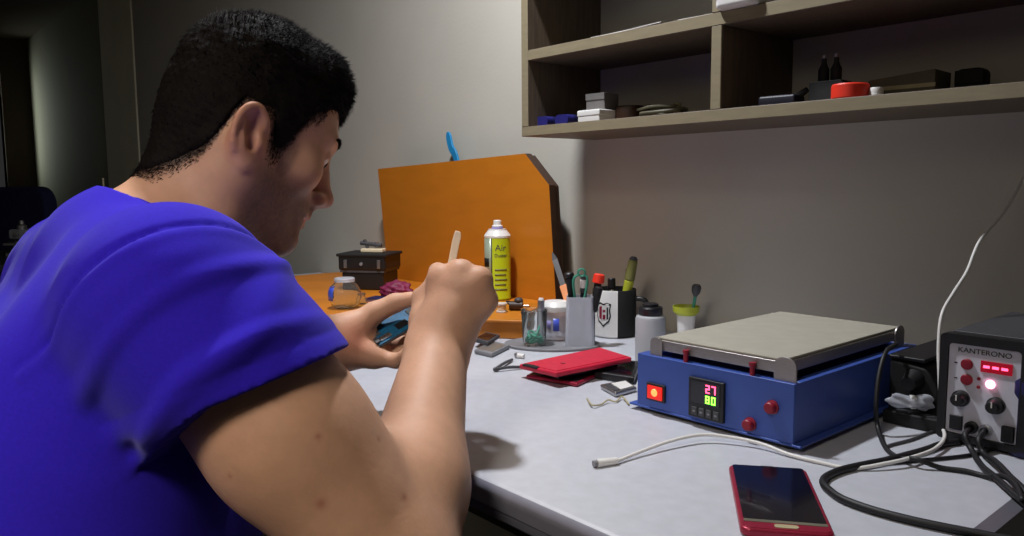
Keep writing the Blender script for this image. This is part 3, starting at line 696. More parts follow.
# grey phones near the hand
for k, (lab, q, m, zt) in enumerate((('grey handset lying on the desk right of the raised hand', [(-1.0170, 0.7926, 0.7500), (-0.9730, 0.7954, 0.7500), (-1.0065, 0.8629, 0.7500), (-1.0538, 0.8618, 0.7500)], 'grey', .008),
                      ('thin dark grey handset stacked askew on the grey handset', [(-1.0619, 0.8279, 0.7500), (-1.0196, 0.8248, 0.7500), (-1.0577, 0.8834, 0.7500), (-1.0960, 0.8823, 0.7500)], 'dgrey', .0155))):
    q = [(v[0], v[1], DZ+zt) for v in q]
    t = thing('handset', lab, 'phone', (q[0][0]+.02, q[0][1]+.04, DZ+zt-.0075), group='handsets by the hand')
    wobj('phone_body', slab(NB(), q, 0, .0072), M[m], t, bevel=.002); wobj('screen', slab(NB(), inset(q, .12, .85, .1, .9, .0005), 0, .001), M['alu' if k == 0 else 'screen'], t)
p = (-1.0427, 0.6361, 0.7500)

# ------------------------------------------------------------------ blue heating plate machine
MX0, MX1, MY0, MY1, MZ0, MZ1 = -.621, -.411, .74, 1.04, .752, .822
t = thing('heating_machine', 'blue benchtop screen heating machine with a grey flat plate', 'machine', (-.516, .89, DZ))
bm = NB(); th = .003
prism(bm, [(MX0, MZ0+.006), (MX1, MZ0+.006), (MX1, MZ1), (MX0, MZ1)], MY0, MY0+th, 'y')           # front sheet
bx(MX0, MX0+th, MY0+th, MY1, MZ0+.006, MZ1, bm); bx(MX1-th, MX1, MY0+th, MY1, MZ0+.006, MZ1, bm); bx(MX0+th, MX1-th, MY1-th, MY1, MZ0+.006, MZ1, bm)
bx(MX0+th, MX1-th, MY0+th, MY1-th, MZ1-.014, MZ1-.012, bm)
for (x0, x1, y0, y1) in ((MX0, MX1, MY0, MY0+.013), (MX0, MX0+.013, MY0+.013, MY1), (MX1-.013, MX1, MY0+.013, MY1)): bx(x0, x1, y0, y1, MZ1-.0022, MZ1+.0004, bm)
wobj('housing', bm, M['blue_body'], t, bevel=.0014)
wobj('base_flange', bx(MX0-.012, MX1+.009, MY0-.001, MY1+.004, MZ0+.0035, MZ0+.0063), M['blue_body'], t, bevel=.001)
for x in (MX0+.012, MX1-.012):
    for y in (MY0+.014, MY1-.02):
        bm = NB(); lathe(bm, [(0, 0), (.008, 0), (.009, .0035), (0, .0036)], 18, Matrix.Translation((x, y, DZ+.0004))); wobj('rubber_foot', bm, M['rubber'], t)
wobj('base_pan', bx(MX0+.004, MX1-.004, MY0+.004, MY1-.004, DZ+.002, MZ0+.004), M['matblack'], t)
PX0, PX1, PY0, PY1 = -.600, -.426, .747, 1.03
wobj('heat_plate', bx(PX0, PX1, PY0, PY1, .829, .842), M['alu'], t, bevel=.0012)
wobj('silicone_mat', bx(PX0+.002, PX1-.002, PY0+.002, PY1-.002, .842, .8452), M['silicone'], t, bevel=.001)
wobj('plate_carrier', bx(PX0+.012, PX1-.012, PY0+.018, PY1-.018, MZ1-.013, .8292), M['navy'], t)
def tab(x, y, along_x, w=.026):      # rounded upright corner tab
    pts = [(-w/2, .8215), (w/2, .8215), (w/2, .838)]+[(w/2*math.cos(a), .838+w/2*.82*math.sin(a)) for a in np.linspace(.15, PI-.15, 9)]+[(-w/2, .838)]
    bm = NB(); prism(bm, pts, -.0012, .0012, 'y')
    bmesh.ops.transform(bm, matrix=Matrix.Translation((x, y, 0)) @ Matrix.Rotation(0 if along_x else PI/2, 4, 'Z'), verts=bm.verts[:])
    return bm
for x, y, ax_ in ((PX1+.001, PY0-.0016, True), (PX0+.004, PY0-.0016, True), (PX1+.0016, PY1-.012, False), (PX0-.0016, PY1-.012, False)):
    wobj('corner_tab', tab(x, y, ax_, .026 if x > -.5 else .018), M['alu'], t, bevel=.0005)
# power switch
wobj('power_switch', bx(-.6045, -.5765, MY0-.003, MY0+.001, .768, .7895), M['black'], t, bevel=.001)
sw = t.children[-1]
bm = NB(); prism(bm, [(-.6015, .7705), (-.5795, .7705), (-.5795, .7870), (-.6015, .7870)], MY0-.005, MY0-.0028, 'y'); rk = wobj('rocker', bm, M['redled'], sw, bevel=.0008)
bm = NB(); lathe(bm, [(.0048, 0), (.0042, .0008), (0, .0013)], 20, Matrix.Translation((-.5905, MY0-.0049, .779)) @ Matrix.Rotation(PI/2, 4, 'X')); wobj('lamp_lens', bm, M['lens'], sw, smooth=True)
# temperature display
ct = wobj('controller', bx(-.541, -.4935, MY0-.0045, MY0+.001, .762, .8085), M['black'], t, bevel=.0012)
wobj('display_window', bx(-.5365, -.498, MY0-.0052, MY0-.0044, .7795, .8055), M['screen'], ct)
SEG = {'0': 'abcdef', '2': 'abged', '7': 'abc', '8': 'abcdefg', '-': 'g', '1': 'bc', '5': 'afgcd', '3': 'abgcd'}
def seven(par, s, x, z, w, h, y, m, name='digit', th=.0014):
    for i, ch in enumerate(s):
        x0 = x+i*w*1.45; bm = NB(); hh = h/2
        S = {'a': (x0, x0+w, z+h-th, z+h), 'g': (x0, x0+w, z+hh-th/2, z+hh+th/2), 'd': (x0, x0+w, z, z+th), 'f': (x0, x0+th, z+hh, z+h), 'b': (x0+w-th, x0+w, z+hh, z+h), 'e': (x0, x0+th, z, z+hh), 'c': (x0+w-th, x0+w, z, z+hh)}
        for k in SEG[ch]: a_ = S[k]; bx(a_[0], a_[1], y-.0006, y, a_[2], a_[3], bm)
        wobj(name, bm, M[m], par)
seven(ct, '27', -.5165, .7935, .0054, .0095, MY0-.0052, 'segred', 'red_digit')
seven(ct, '80', -.5165, .7815, .0054, .0090, MY0-.0052, 'seggreen', 'green_digit')
for k in range(4): wobj('button', bx(-.5355+k*.0098, -.5283+k*.0098, MY0-.0056, MY0-.0044, .765, .7745), M['dgrey'], ct, bevel=.0006); wobj('button_mark', bx(-.5335+k*.0098, -.5303+k*.0098, MY0-.006, MY0-.0056, .7685, .7705), M['grey'], ct)
for x, z in ((-.4615, .7690), (-.4355, .7935)):
    bm = NB(); mt = Matrix.Translation((x, MY0, z)) @ Matrix.Rotation(PI/2, 4, 'X')
    lathe(bm, [(.0075, 0), (.0075, .002), (.0062, .0025), (.0062, .0075), (.0050, .009), (0, .0092)], 28, mt); wobj('red_button', bm, M['redbtn'], t, smooth=True)
for x in (-.551, -.463):
    bm = NB(); lathe(bm, [(.0028, .822), (.0028, .832), (.0038, .833), (.0038, .8365), (0, .837)], 16, Matrix.Translation((x, MY0+.0035, 0))); wobj('red_pin', bm, M['redbtn'], t, smooth=True)
# plug and adapter at its right rear
t = thing('power_adapter', 'bulky black power adapter behind the right side of the machine', 'adapter', (-.37, 1.03, DZ))
bm = NB(); prism(bm, [(-.402, DZ+.0006), (-.345, DZ+.0006), (-.345, .795), (-.36, .816), (-.402, .822)], .940, 1.09, 'y'); wobj('adapter_body', bm, M['matblack'], t, bevel=.004)
bm = NB(); rod(bm, (-.372, .939, .802), (-.372, .921, .799), .012, .008); wobj('plug', bm, M['rubber'], t, smooth=True)
wobj('rim', bx(-.4025, -.362, .9395, 1.0905, .8215, .826), M['black'], t, bevel=.001)
p = (-0.3815, 0.9722, 0.7500)
t = thing('plastic_bag', 'crumpled clear plastic bag beside the black power adapter', 'bag', (-.366, .922, .779), .6)
bm = NB(); bmesh.ops.create_icosphere(bm, subdivisions=4, radius=1)
for v in bm.verts:
    q = v.co.copy(); k = 1+.18*math.sin(5*q.x+3*q.y)*math.sin(4*q.y+2)+.10*math.sin(7*q.z+5*q.x)
    pinch = .55+.45*min(1, abs(q.x)*1.6); v.co = Vector((q.x*.024*k, q.y*.009*k, q.z*.0105*k*pinch))
obj('film', bm, M['frost'], t, smooth=True, sharp=180)
obj('twist_tie', bx(-.003, .003, -.006, .006, -.007, .007), M['white'], t, bevel=.001)
t = thing('power_strip', 'black power strip on the desk beneath the clear plastic bag', 'power strip', (-.350, .935, DZ), .0)
obj('strip_body', bx(-.046, .024, -.022, -.003, .0005, .016), M['matblack'], t, bevel=.002); 
for k in range(2):
    bm = NB(); lathe(bm, [(0, .016), (.006, .016), (.006, .0166), (0, .0167)], 18, Matrix.Translation((-.028+k*.03, -.0125, 0))); obj('socket', bm, M['dgrey'], t)

# ------------------------------------------------------------------ rework station
SXa, SXb, SYa, SYb, SZa, SZb = -.327, -.246, .893, 1.10, .755, .868
t = thing('rework_station', 'soldering station with grey front panel and red lit display', 'soldering station', (-.287, 1.0, DZ))
bm = NB(); prism(bm, rrect(SXa, SXb, SZa, SZb, .004), SYa+.012, SYb, 'y'); wobj('case', bm, M['dgrey'], t, bevel=.001)
bm = NB(); o_ = rrect(SXa-.002, SXb+.002, SZa-.001, SZb+.001, .005); i_ = rrect(SXa+.006, SXb-.006, SZa+.006, SZb-.009, .004)
for y in (SYa, SYa+.0125):
    pass
va_ = [bm.verts.new((x, SYa, z)) for x, z in o_]; vb_ = [bm.verts.new((x, SYa, z)) for x, z in i_]; vc_ = [bm.verts.new((x, SYa+.0125, z)) for x, z in o_]; vd_ = [bm.verts.new((x, SYa+.004, z)) for x, z in i_]
for A_, B_ in ((va_, vb_), (vc_, va_), (vb_, vd_)):
    for i in range(len(A_)): bm.faces.new((A_[i], A_[(i+1) % len(A_)], B_[(i+1) % len(A_)], B_[i]))
bm.faces.new(vc_); bm.faces.new(vd_); bmesh.ops.recalc_face_normals(bm, faces=bm.faces[:])
wobj('bezel', bm, M['black'], t)
FY = SYa+.003
bm = NB(); prism(bm, rrect(SXa+.0065, SXb-.0065, SZa+.0065, SZb-.0095, .0035), FY, SYa+.0042, 'y'); fp = wobj('front_panel', bm, M['panel'], t)
wobj('top_cover', bx(SXa+.004, SXb-.004, SYa+.02, SYb-.006, SZb, SZb+.0015), M['dgrey'], t, bevel=.0007)
for sx in (SXa+.01, SXb-.01):
    for sy in (SYa+.03, SYb-.02):
        bm = NB(); lathe(bm, [(0, .0004), (.007, .0004), (.008, .006), (0, .0062)], 18, Matrix.Translation((sx, sy, DZ))); wobj('rubber_foot', bm, M['rubber'], t)
text_obj('lettering', 'KANTERONO', .0076, M['black'], t, Matrix.Translation((-.2865+.287, FY-.0006-1.0, .8525-DZ)) @ FRONT, .0003, xs=1.08)
dw = wobj('display', bx(-.2895, -.260, FY-.0015, FY, .8325, .8445), M['redwin'], t, bevel=.0006)
seven(dw, '---', -.2865, .8345, .0058, .008, FY-.0015, 'segred', 'digit', .0026)
for x, z in ((-.3025, .838), (-.3020, .8215)):
    bm = NB(); lathe(bm, [(.0058, 0), (.0058, .002), (.005, .0026), (.005, .0042), (0, .0046)], 24, Matrix.Translation((x, FY, z)) @ Matrix.Rotation(PI/2, 4, 'X')); wobj('button', bm, M['redbtn'], t, smooth=True)
    wobj('button_mark', bx(x-.0125, x-.0095, FY-.0003, FY, z-.0006, z+.0006), M['black'], t)
bm = NB(); lathe(bm, [(.0045, 0), (.0045, .001), (.0032, .003), (0, .0036)], 20, Matrix.Translation((-.2795, FY, .8205)) @ Matrix.Rotation(PI/2, 4, 'X')); wobj('indicator_lamp', bm, M['ledwhite'], t, smooth=True)
for z in (.8245, .8155):
    bm = NB(); lathe(bm, [(.0018, 0), (.0018, .001), (0, .0012)], 12, Matrix.Translation((-.2905, FY, z)) @ Matrix.Rotation(PI/2, 4, 'X')); wobj('small_lamp', bm, M['redbtn'], t)
for x, z in ((-.3065, .8005), (-.2730, .7995)):
    bm = NB(); mt = Matrix.Translation((x, FY, z)) @ Matrix.Rotation(PI/2, 4, 'X')
    lathe(bm, [(.0088, 0), (.0088, .003), (.0072, .004), (.0066, .013), (.0055, .0145), (0, .0147)], 28, mt); kn = wobj('knob', bm, M['black'], t, smooth=True)
    wobj('pointer', bx(x-.0006, x+.0006, FY-.0152, FY-.0146, z, z+.006), M['white'], kn)
wobj('rocker_switch', bx(-.3165, -.3035, FY-.003, FY, .7655, .7815), M['black'], t, bevel=.001)
for x, m in ((-.2945, 'black'), (-.2810, 'steel')):
    bm = NB(); mt = Matrix.Translation((x, FY, .7715)) @ Matrix.Rotation(PI/2, 4, 'X')
    lathe(bm, [(.0064, 0), (.0064, .005), (.005, .0056), (.0042, .0056), (.0042, .002), (0, .002)], 24, mt); wobj('socket', bm, M[m], t, smooth=True)
wobj('fuse_block', bx(-.2660, -.2545, FY-.006, FY, .7640, .7805), M['black'], t, bevel=.001)
# hot-air handle standing at the right end of the desk
p = (-0.2567, 0.9132, 0.7500)
t = thing('hot_air_handle', 'navy blue handpiece standing upright at the right end of the desk', 'handpiece', (p[0]+.009, p[1]-.004, DZ))
bm = NB(); lathe(bm, [(0, .0005), (.016, .0005), (.017, .004), (.0145, .012), (.0145, .06), (.0165, .066), (.0165, .078), (.013, .084), (0, .085)], 32); obj('grip', bm, M['navy'], t, smooth=True)
bm = NB(); lathe(bm, [(.008, .084), (.008, .102), (.006, .104), (0, .104)], 24); obj('nozzle', bm, M['steel'], t, smooth=True)

# ------------------------------------------------------------------ cables
def cable(label, pts, r, m, name='cable', n=8):
    bm = NB(); cv = catmull(pts, n); tube(bm, cv, r, 10)
    return tag(obj(name, bm, M[m], None, smooth=True, sharp=180), label, 'cable')
def tz(p, z=0): return (p[0], p[1], DZ+z)
wc = [(-0.5106, 0.5767, 0.7500), (-0.5096, 0.6127, 0.7500), (-0.5044, 0.6554, 0.7500), (-0.4938, 0.6938, 0.7500), (-0.4716, 0.7134, 0.7500), (-0.4397, 0.7246, 0.7500), (-0.4050, 0.7242, 0.7500), (-0.3745, 0.7277, 0.7500), (-0.3455, 0.7352, 0.7500), (-0.3253, 0.7616, 0.7500), (-0.3130, 0.7938, 0.7500), (-0.3096, 0.8388, 0.7500), (-0.3144, 0.8775, 0.7500)]
zz = [.003, .005, .008, .009, .008, .006, .003, .0022, .0022, .006, .008, .007, .01]
t = thing('usb_cable', 'white cable winding along the desk and up past the soldering station', 'cable', tz(wc[0]))
up = [(-0.3295, 0.9072, 0.7689), (-0.3397, 0.9250, 0.8090), (-0.3472, 0.9376, 0.8460), (-0.3512, 0.9538, 0.8792), (-0.3520, 0.9872, 0.9008), (-0.3510, 1.0227, 0.9235), (-0.3509, 1.0593, 0.9582), (-0.3413, 1.1066, 0.9918), (-0.3363, 1.1496, 1.0314), (-0.3314, 1.2296, 1.1102), (-0.3234, 1.2807, 1.1787)]
bm = NB(); tube(bm, catmull([tz(v, z) for v, z in zip(wc, zz)]+up, 8), .0019, 10); wobj('cord', bm, M['white'], t, smooth=True, sharp=180)
c0, c1 = (-0.5176, 0.5564, 0.7500), (-0.5106, 0.5767, 0.7500)
bm = NB(); rod(bm, tz(c0, .0042), tz(c1, .0038), .0042, .0036); ball(bm, tz(c1, .0038), .0036, 12); wobj('plug_body', bm, M['white'], t, smooth=True)
dv = (Vector(c1)-Vector(c0)).normalized(); bm = NB(); rod(bm, Vector(tz(c0, .0042))-dv*.004, Vector(tz(c0, .0042))+dv*.001, .0034); wobj('plug_tip', bm, M['grey'], t, smooth=True)
cable('thick black cable looping in front of the soldering station', [tz(v, .0038) for v in ((-0.3058, 0.8919, 0.7500), (-0.3147, 0.8676, 0.7500), (-0.3190, 0.8352, 0.7500), (-0.3300, 0.7834, 0.7500), (-0.3395, 0.7520, 0.7500), (-0.3481, 0.7203, 0.7500), (-0.3495, 0.6936, 0.7500), (-0.3446, 0.6767, 0.7500), (-0.3334, 0.6643, 0.7500), (-0.3141, 0.6520, 0.7500), (-0.2893, 0.6480, 0.7500), (-0.2636, 0.6499, 0.7500), (-0.2383, 0.6554, 0.7500), (-0.2117, 0.6636, 0.7500), (-0.1831, 0.6723, 0.7500))], .0036, 'rubber')
a_ = [(-0.3959, 0.9417, 0.8392), (-0.3877, 0.8970, 0.8374), (-0.3844, 0.8741, 0.8151), (-0.3806, 0.8612, 0.7839), (-0.3773, 0.8609, 0.7585)]
cable('black lead hanging from the top of the blue machine to the desk', a_+[tz(v, .003+.006*(i == 2)) for i, v in enumerate(((-0.3484, 0.8163, 0.7500), (-0.3258, 0.7966, 0.7500), (-0.3069, 0.7882, 0.7500), (-0.2886, 0.7984, 0.7500), (-0.2689, 0.8063, 0.7500), (-0.2515, 0.8063, 0.7500)))]+[tz((-0.2335, 0.7968, 0.7500), .010), tz((-0.2162, 0.7744, 0.7500), .012), tz((-0.2035, 0.7469, 0.7500), .010)], .0026, 'rubber')
f0 = (-.2945, FY-.004, .7715)
cable('black cable dropping from the left socket of the soldering station', [f0, (-.2945, FY-.018, .766), tz((-0.2843, 0.8690, 0.7500), .004), tz((-0.2620, 0.8299, 0.7500), .004), tz((-0.2403, 0.8001, 0.7500), .006), tz((-0.2186, 0.7718, 0.7500), .006), tz((-0.1977, 0.7473, 0.7500), .002), tz((-0.1804, 0.7258, 0.7500), -.03), tz((-0.1738, 0.7167, 0.7500), -.12)], .003, 'rubber')
f1 = (-.281, FY-.004, .7715)
cable('black cable dropping from the right socket of the soldering station', [f1, (-.281, FY-.02, .765), tz((-0.2729, 0.8683, 0.7500), .004), tz((-0.2517, 0.8333, 0.7500), .0105), tz((-0.2298, 0.8009, 0.7500), .0105), tz((-0.2075, 0.7710, 0.7500), .008), tz((-0.1857, 0.7429, 0.7500), -.012), tz((-0.1739, 0.7275, 0.7500), -.10)], .003, 'rubber')
cable('thin grey cable running from the power strip to the soldering station', [tz(v, .0018) for v in ((-0.3526, 0.8210, 0.7500), (-0.3505, 0.8376, 0.7500), (-0.3440, 0.8693, 0.7500), (-0.3408, 0.9088, 0.7500), (-0.3345, 0.9370, 0.7500))], .0017, 'dgrey')
cable('flat black cable crossing behind the white cable loop', [tz(v, .0022) for v in ((-0.3421, 0.7491, 0.7500), (-0.3194, 0.7930, 0.7500), (-0.2969, 0.8330, 0.7500), (-0.2811, 0.8681, 0.7500), (-0.2717, 0.9106, 0.7500), (-0.2637, 0.9336, 0.7500))], .0018, 'rubber')

# ------------------------------------------------------------------ smartphone in front
mt_ = (Vector((-0.4254, 0.6452, 0.7500))+Vector((-0.3729, 0.6935, 0.7500)))/2
uyn = Vector((.608, -.794, 0)); ux_ = Vector((.794, .608, 0)); Wp, Hp = .0715, .147
cen = mt_+uyn*(Hp/2+.005)
t = thing('smartphone', 'pinkish red smartphone with a black screen lying at the desk front', 'phone', (cen.x, cen.y, DZ), math.atan2(ux_.y, ux_.x))
w2, h2 = Wp/2, Hp/2
bm = NB(); prism(bm, rrect(-w2, w2, -h2, h2, .008, 6), .0006, .0078, 'z'); obj('phone_body', bm, M['redphone'], t, bevel=.0022, seg=4)
bm = NB(); prism(bm, rrect(-w2+.002, w2-.002, -h2+.002, h2-.002, .0065, 6), .0074, .0084, 'z'); obj('front_face', bm, M['redphone'], t, bevel=.0004)
bm = NB(); prism(bm, rrect(-w2+.0035, w2-.0035, -h2+.018, h2-.003, .003, 4), .0083, .0087, 'z'); obj('screen', bm, M['screen'], t)
bm = NB(); prism(bm, rrect(-w2+.0035, w2-.0035, -h2+.013, -h2+.0182, .001, 3), .0083, .0087, 'z'); obj('olive_reflection', bm, M['khaki'], t)  # khaki strip paints in the olive reflection at the screen's lower end
bm = NB(); prism(bm, rrect(-.0095, .0095, -h2+.004, -h2+.0105, .0032, 6), .0083, .0091, 'z'); obj('home_button', bm, M['tan'], t, bevel=.0003)
bm = NB(); prism(bm, rrect(-.006, .006, h2-.0026, h2-.0016, .0004, 3), .0083, .0086, 'z'); obj('earpiece', bm, M['dgrey'], t)

# ================================================================== the person
A3 = lambda v: np.array(v, dtype=np.float32)
# ---- distance-field shapes: (function, centre, reach, blend, sign)
def rcone(a, b, ra, rb, k=.01, op=1):
    a, b = A3(a), A3(b); ab = b-a; L2 = float(ab@ab)+1e-12
    def fn(p):
        t = np.clip(((p-a)@ab)/L2, 0, 1)
        q = p-a-t[:, None]*ab
        return np.sqrt((q*q).sum(1))-(ra+(rb-ra)*t)
    return (fn, (a+b)/2, float(np.sqrt(L2))/2+max(ra, rb), k, op)
def ell(c, r, R=None, k=.01, op=1):
    c = A3(c); r = A3(r); R_ = None if R is None else np.array(R, dtype=np.float32)
    def fn(p):
        q = p-c
        if R_ is not None: q = q@R_
        k0 = np.sqrt(((q/r)**2).sum(1)); k1 = np.sqrt(((q/(r*r))**2).sum(1))+1e-9
        return k0*(k0-1)/k1
    return (fn, c, float(r.max()), k, op)
def framed(pr, o, R):
    """a shape given in a local frame (R columns = axes) moved into the room"""
    fn, c, br, k, op = pr; o = A3(o); R = np.array(R, dtype=np.float32)
    return ((lambda p: fn((p-o)@R)), R@A3(c)+o, br, k, op)
def evaluate(prims, p):
    d = np.full(len(p), .6, dtype=np.float32)
    for fn, c, br, k, op in prims:
        e = fn(p).astype(np.float32)
        if op < 0:
            h = np.clip(.5-.5*(d+e)/k, 0, 1); d = d*(1-h)+(-e)*h+k*h*(1-h)
        else:
            h = np.clip(.5+.5*(e-d)/k, 0, 1); d = d*h+e*(1-h)-k*h*(1-h) if False else e*h+d*(1-h)-k*h*(1-h) if False else (e*(1-h)+d*h-k*h*(1-h))
    return d
def nets(prims, lo, hi, h, post=None):
    B = 16; lo = A3(lo); hi = A3(hi)
    nb = np.ceil((hi-lo)/(B*h)).astype(int)
    bi = np.stack(np.meshgrid(*[np.arange(n) for n in nb], indexing='ij'), -1).reshape(-1, 3)
    bc = (lo+(bi+.5)*B*h).astype(np.float32)
    dc = evaluate(prims, bc); half = B*h*.87
    bi = bi[np.abs(dc) < half*1.5+.03]
    NX, NY, NZ = [int(n)*B+2 for n in nb]
    g = np.stack(np.meshgrid(*[np.arange(B+1)]*3, indexing='ij'), -1).reshape(-1, 3)
    keys, poss, quads = [], [], []
    off = [(0,0,0),(1,0,0),(0,1,0),(1,1,0),(0,0,1),(1,0,1),(0,1,1),(1,1,1)]
    E_ = [(0,1),(2,3),(4,5),(6,7),(0,2),(1,3),(4,6),(5,7),(0,4),(1,5),(2,6),(3,7)]
    for b in bi:
        base = b*B; cen = lo+(base+B/2)*h
        act = [q for q in prims if np.linalg.norm(q[1]-cen)-q[2] < half+.035+q[3]*2]
        if not act: continue
        p = (lo+(g+base)*h).astype(np.float32)
        v = evaluate(act, p)
        if post: v = post(p, v)
        v = v.reshape(B+1, B+1, B+1); s = v < 0
        if s.all() or not s.any(): continue
        c8 = np.stack([v[o[0]:o[0]+B, o[1]:o[1]+B, o[2]:o[2]+B] for o in off], -1)
        s8 = c8 < 0; ns = s8.sum(-1); cells = np.argwhere((ns > 0) & (ns < 8))
        if len(cells):
            cv = c8[cells[:, 0], cells[:, 1], cells[:, 2]]
            acc = np.zeros((len(cells), 3), np.float32); cnt = np.zeros(len(cells), np.float32)
            for a, e in E_:
                m = (cv[:, a] < 0) != (cv[:, e] < 0)
                t = np.where(m, cv[:, a]/(cv[:, a]-cv[:, e]+1e-12), 0)[:, None]
                q = A3(off[a])*(1-t)+A3(off[e])*t
                acc += np.where(m[:, None], q, 0); cnt += m
            poss.append(lo+((cells+base)+acc/cnt[:, None])*h)
            cg = cells+base; keys.append((cg[:, 0]*NY+cg[:, 1])*NZ+cg[:, 2])
        for ax in range(3):
            sl = [slice(0, B)]*3; s2 = list(sl); s2[ax] = slice(1, B+1)
            A_ = s[tuple(sl)]; Bb = s[tuple(s2)]
            ed = np.argwhere(A_ != Bb)
            if not len(ed): continue
            fl = A_[ed[:, 0], ed[:, 1], ed[:, 2]]; eg = ed+base
            u, w = [(1, 2), (2, 0), (0, 1)][ax]
            eu = np.zeros(3, int); eu[u] = 1; ew = np.zeros(3, int); ew[w] = 1
            qs = np.stack([eg-eu-ew, eg-ew, eg, eg-eu], 1)
            qs[~fl] = qs[~fl][:, ::-1]
            quads.append((qs[..., 0]*NY+qs[..., 1])*NZ+qs[..., 2])
    keys = np.concatenate(keys); poss = np.concatenate(poss); quads = np.concatenate(quads)
    o = np.argsort(keys); keys = keys[o]; poss = poss[o]
    ix = np.clip(np.searchsorted(keys, quads), 0, len(keys)-1)
    ok = (keys[ix] == quads).all(1); ix = ix[ok]
    return poss.astype(np.float32), ix
def relax(V, Q, it=1, f=.5):
    for _ in range(it):
        S = np.zeros_like(V); n = np.zeros(len(V), np.float32)
        for a, b in ((0, 1), (1, 2), (2, 3), (3, 0)):
            np.add.at(S, Q[:, a], V[Q[:, b]]); np.add.at(n, Q[:, a], 1)
            np.add.at(S, Q[:, b], V[Q[:, a]]); np.add.at(n, Q[:, b], 1)
        V = V*(1-f)+f*S/np.maximum(n, 1)[:, None]
    return V.astype(np.float32)
def grid_obj(name, V, Q, m, parent, tint=None):
    me = bpy.data.meshes.new(name)
    loc = np.array(parent.location, dtype=np.float32) if parent is not None else 0
    W = (V-loc).astype(np.float32)
    me.vertices.add(len(W)); me.vertices.foreach_set('co', W.ravel())
    me.loops.add(Q.size); me.loops.foreach_set('vertex_index', Q.ravel().astype(np.int32))
    me.polygons.add(len(Q)); me.polygons.foreach_set('loop_start', np.arange(0, Q.size, Q.shape[1], dtype=np.int32))
    me.polygons.foreach_set('use_smooth', np.ones(len(Q), dtype=bool))
    me.update(calc_edges=True); me.validate()
    if tint is not None:
        ca = me.color_attributes.new('tint', 'FLOAT_COLOR', 'POINT'); ca.data.foreach_set('color', np.c_[tint, np.ones(len(tint))].astype(np.float32).ravel())
    me.materials.append(m)
    o = bpy.data.objects.new(name, me); COL.objects.link(o); o.parent = parent
    return o
def wob(p, f, seed):
    r = np.random.RandomState(seed); s = 0
    for _ in range(5):
        d = r.normal(size=3); d /= np.linalg.norm(d); s = s+np.sin(p@A3(d*f*r.uniform(.6, 1.5))+r.uniform(0, 6.3))
    return s/3.2

# ---- pose
yaw, pit, rol = math.radians(88), math.radians(26), math.radians(0)
fh = np.array([math.cos(yaw), math.sin(yaw), 0]); zz_ = np.array([0, 0, 1.])
Hr = np.array([math.sin(yaw), -math.cos(yaw), 0]); Hf = fh*math.cos(pit)-zz_*math.sin(pit); Hu = fh*math.sin(pit)+zz_*math.cos(pit)
HR = np.stack([Hr, Hf, Hu], 1)
EAR = np.array((-0.7750, 0.3189, 1.0837)); HO = EAR-HR@np.array([.080, -.014, -.018])
def hw(x, y, z): return HR@np.array([x, y, z])+HO
S_R, E_R, W_R = np.array((-.640, .205, .935)), np.array((-0.5173, 0.3211, 0.7266)), np.array((-0.6698, 0.4739, 0.8603))
S_L, E_L, W_L = np.array((-1.045, .23, .910)), np.array((-1.045, .345, .73)), np.array((-0.8239, 0.4239, 0.8462))
C7 = np.array((-.850, .215, 1.03))

# ---- head (local frame: x to his right, y ahead, z up)
head = []
def H(pr): head.append(framed(pr, HO, HR))
skull = [ell((0, .000, .041), (.076, .082, .082), k=.02), ell((0, .040, .034), (.064, .0605, .062), k=.03), ell((0, -.030, -.002), (.060, .046, .05), k=.03)]
for q in skull: H(q)
H(ell((0, .040, -.025), (.061, .058, .062), k=.03))
for s in (-1, 1):
    H(rcone((s*.053, .004, -.052), (s*.018, .084, -.096), .022, .017, .03))
    H(rcone((s*.060, -.004, -.005), (s*.054, .002, -.05), .018, .02, .025))
    H(ell((s*.043, .066, -.018), (.022, .022, .02), k=.02))
    H(rcone((s*.012, .098, .030), (s*.044, .080, .028), .0105, .009, .014))
H(ell((0, .089, -.090), (.022, .0205, .019), k=.018))
H(ell((0, .083, -.055), (.031, .024, .026), k=.02))
for s in (-1, 1): H(ell((s*.033, .1035, .008), (.0165, .014, .0125), k=.012, op=-1))
H(rcone((0, .099, .022), (0, .1195, -.024), .0075, .0105, .012)); H(ell((0, .1225, -.028), (.0115, .0125, .0105), k=.008))
for s in (-1, 1):
    H(ell((s*.0125, .1115, -.033), (.0075, .0105, .0075), k=.006)); H(ell((s*.0062, .1165, -.0405), (.0034, .006, .004), k=.003, op=-1))
H(rcone((0, .113, -.039), (0, .109, -.047), .006, .007, .01))
H(rcone((-.02, .097, -.058), (.0, .1085, -.0555), .0045, .0062, .006)); H(rcone((.02, .097, -.058), (.0, .1085, -.0555), .0045, .0062, .006))
H(rcone((-.018, .096, -.066), (.0, .1055, -.0695), .0045, .0066, .006)); H(rcone((.018, .096, -.066), (.0, .1055, -.0695), .0045, .0066, .006))
H(rcone((-.023, .0985, -.0622), (.0, .1165, -.0618), .0014, .0016, .003, -1)); H(rcone((.023, .0985, -.0622), (.0, .1165, -.0618), .0014, .0016, .003, -1))
H(ell((0, .1085, -.0785), (.014, .005, .004), k=.008, op=-1))
def lid(s):
    c = A3((s*.0325, .0835, .008))
    def fn(p):
        q = p-c; r = np.sqrt((q*q).sum(1)); a = r-.0142
        cut = -(q[:, 2]+.55*(q[:, 1]-.004)*-1+.0035)      # lids half lowered over the eyeball
        return np.maximum(a, np.minimum(cut, q[:, 2]+.0072))
    return (fn, c, .016, .003, 1)
for s in (-1, 1): H(lid(s))
n_noear = len(head)
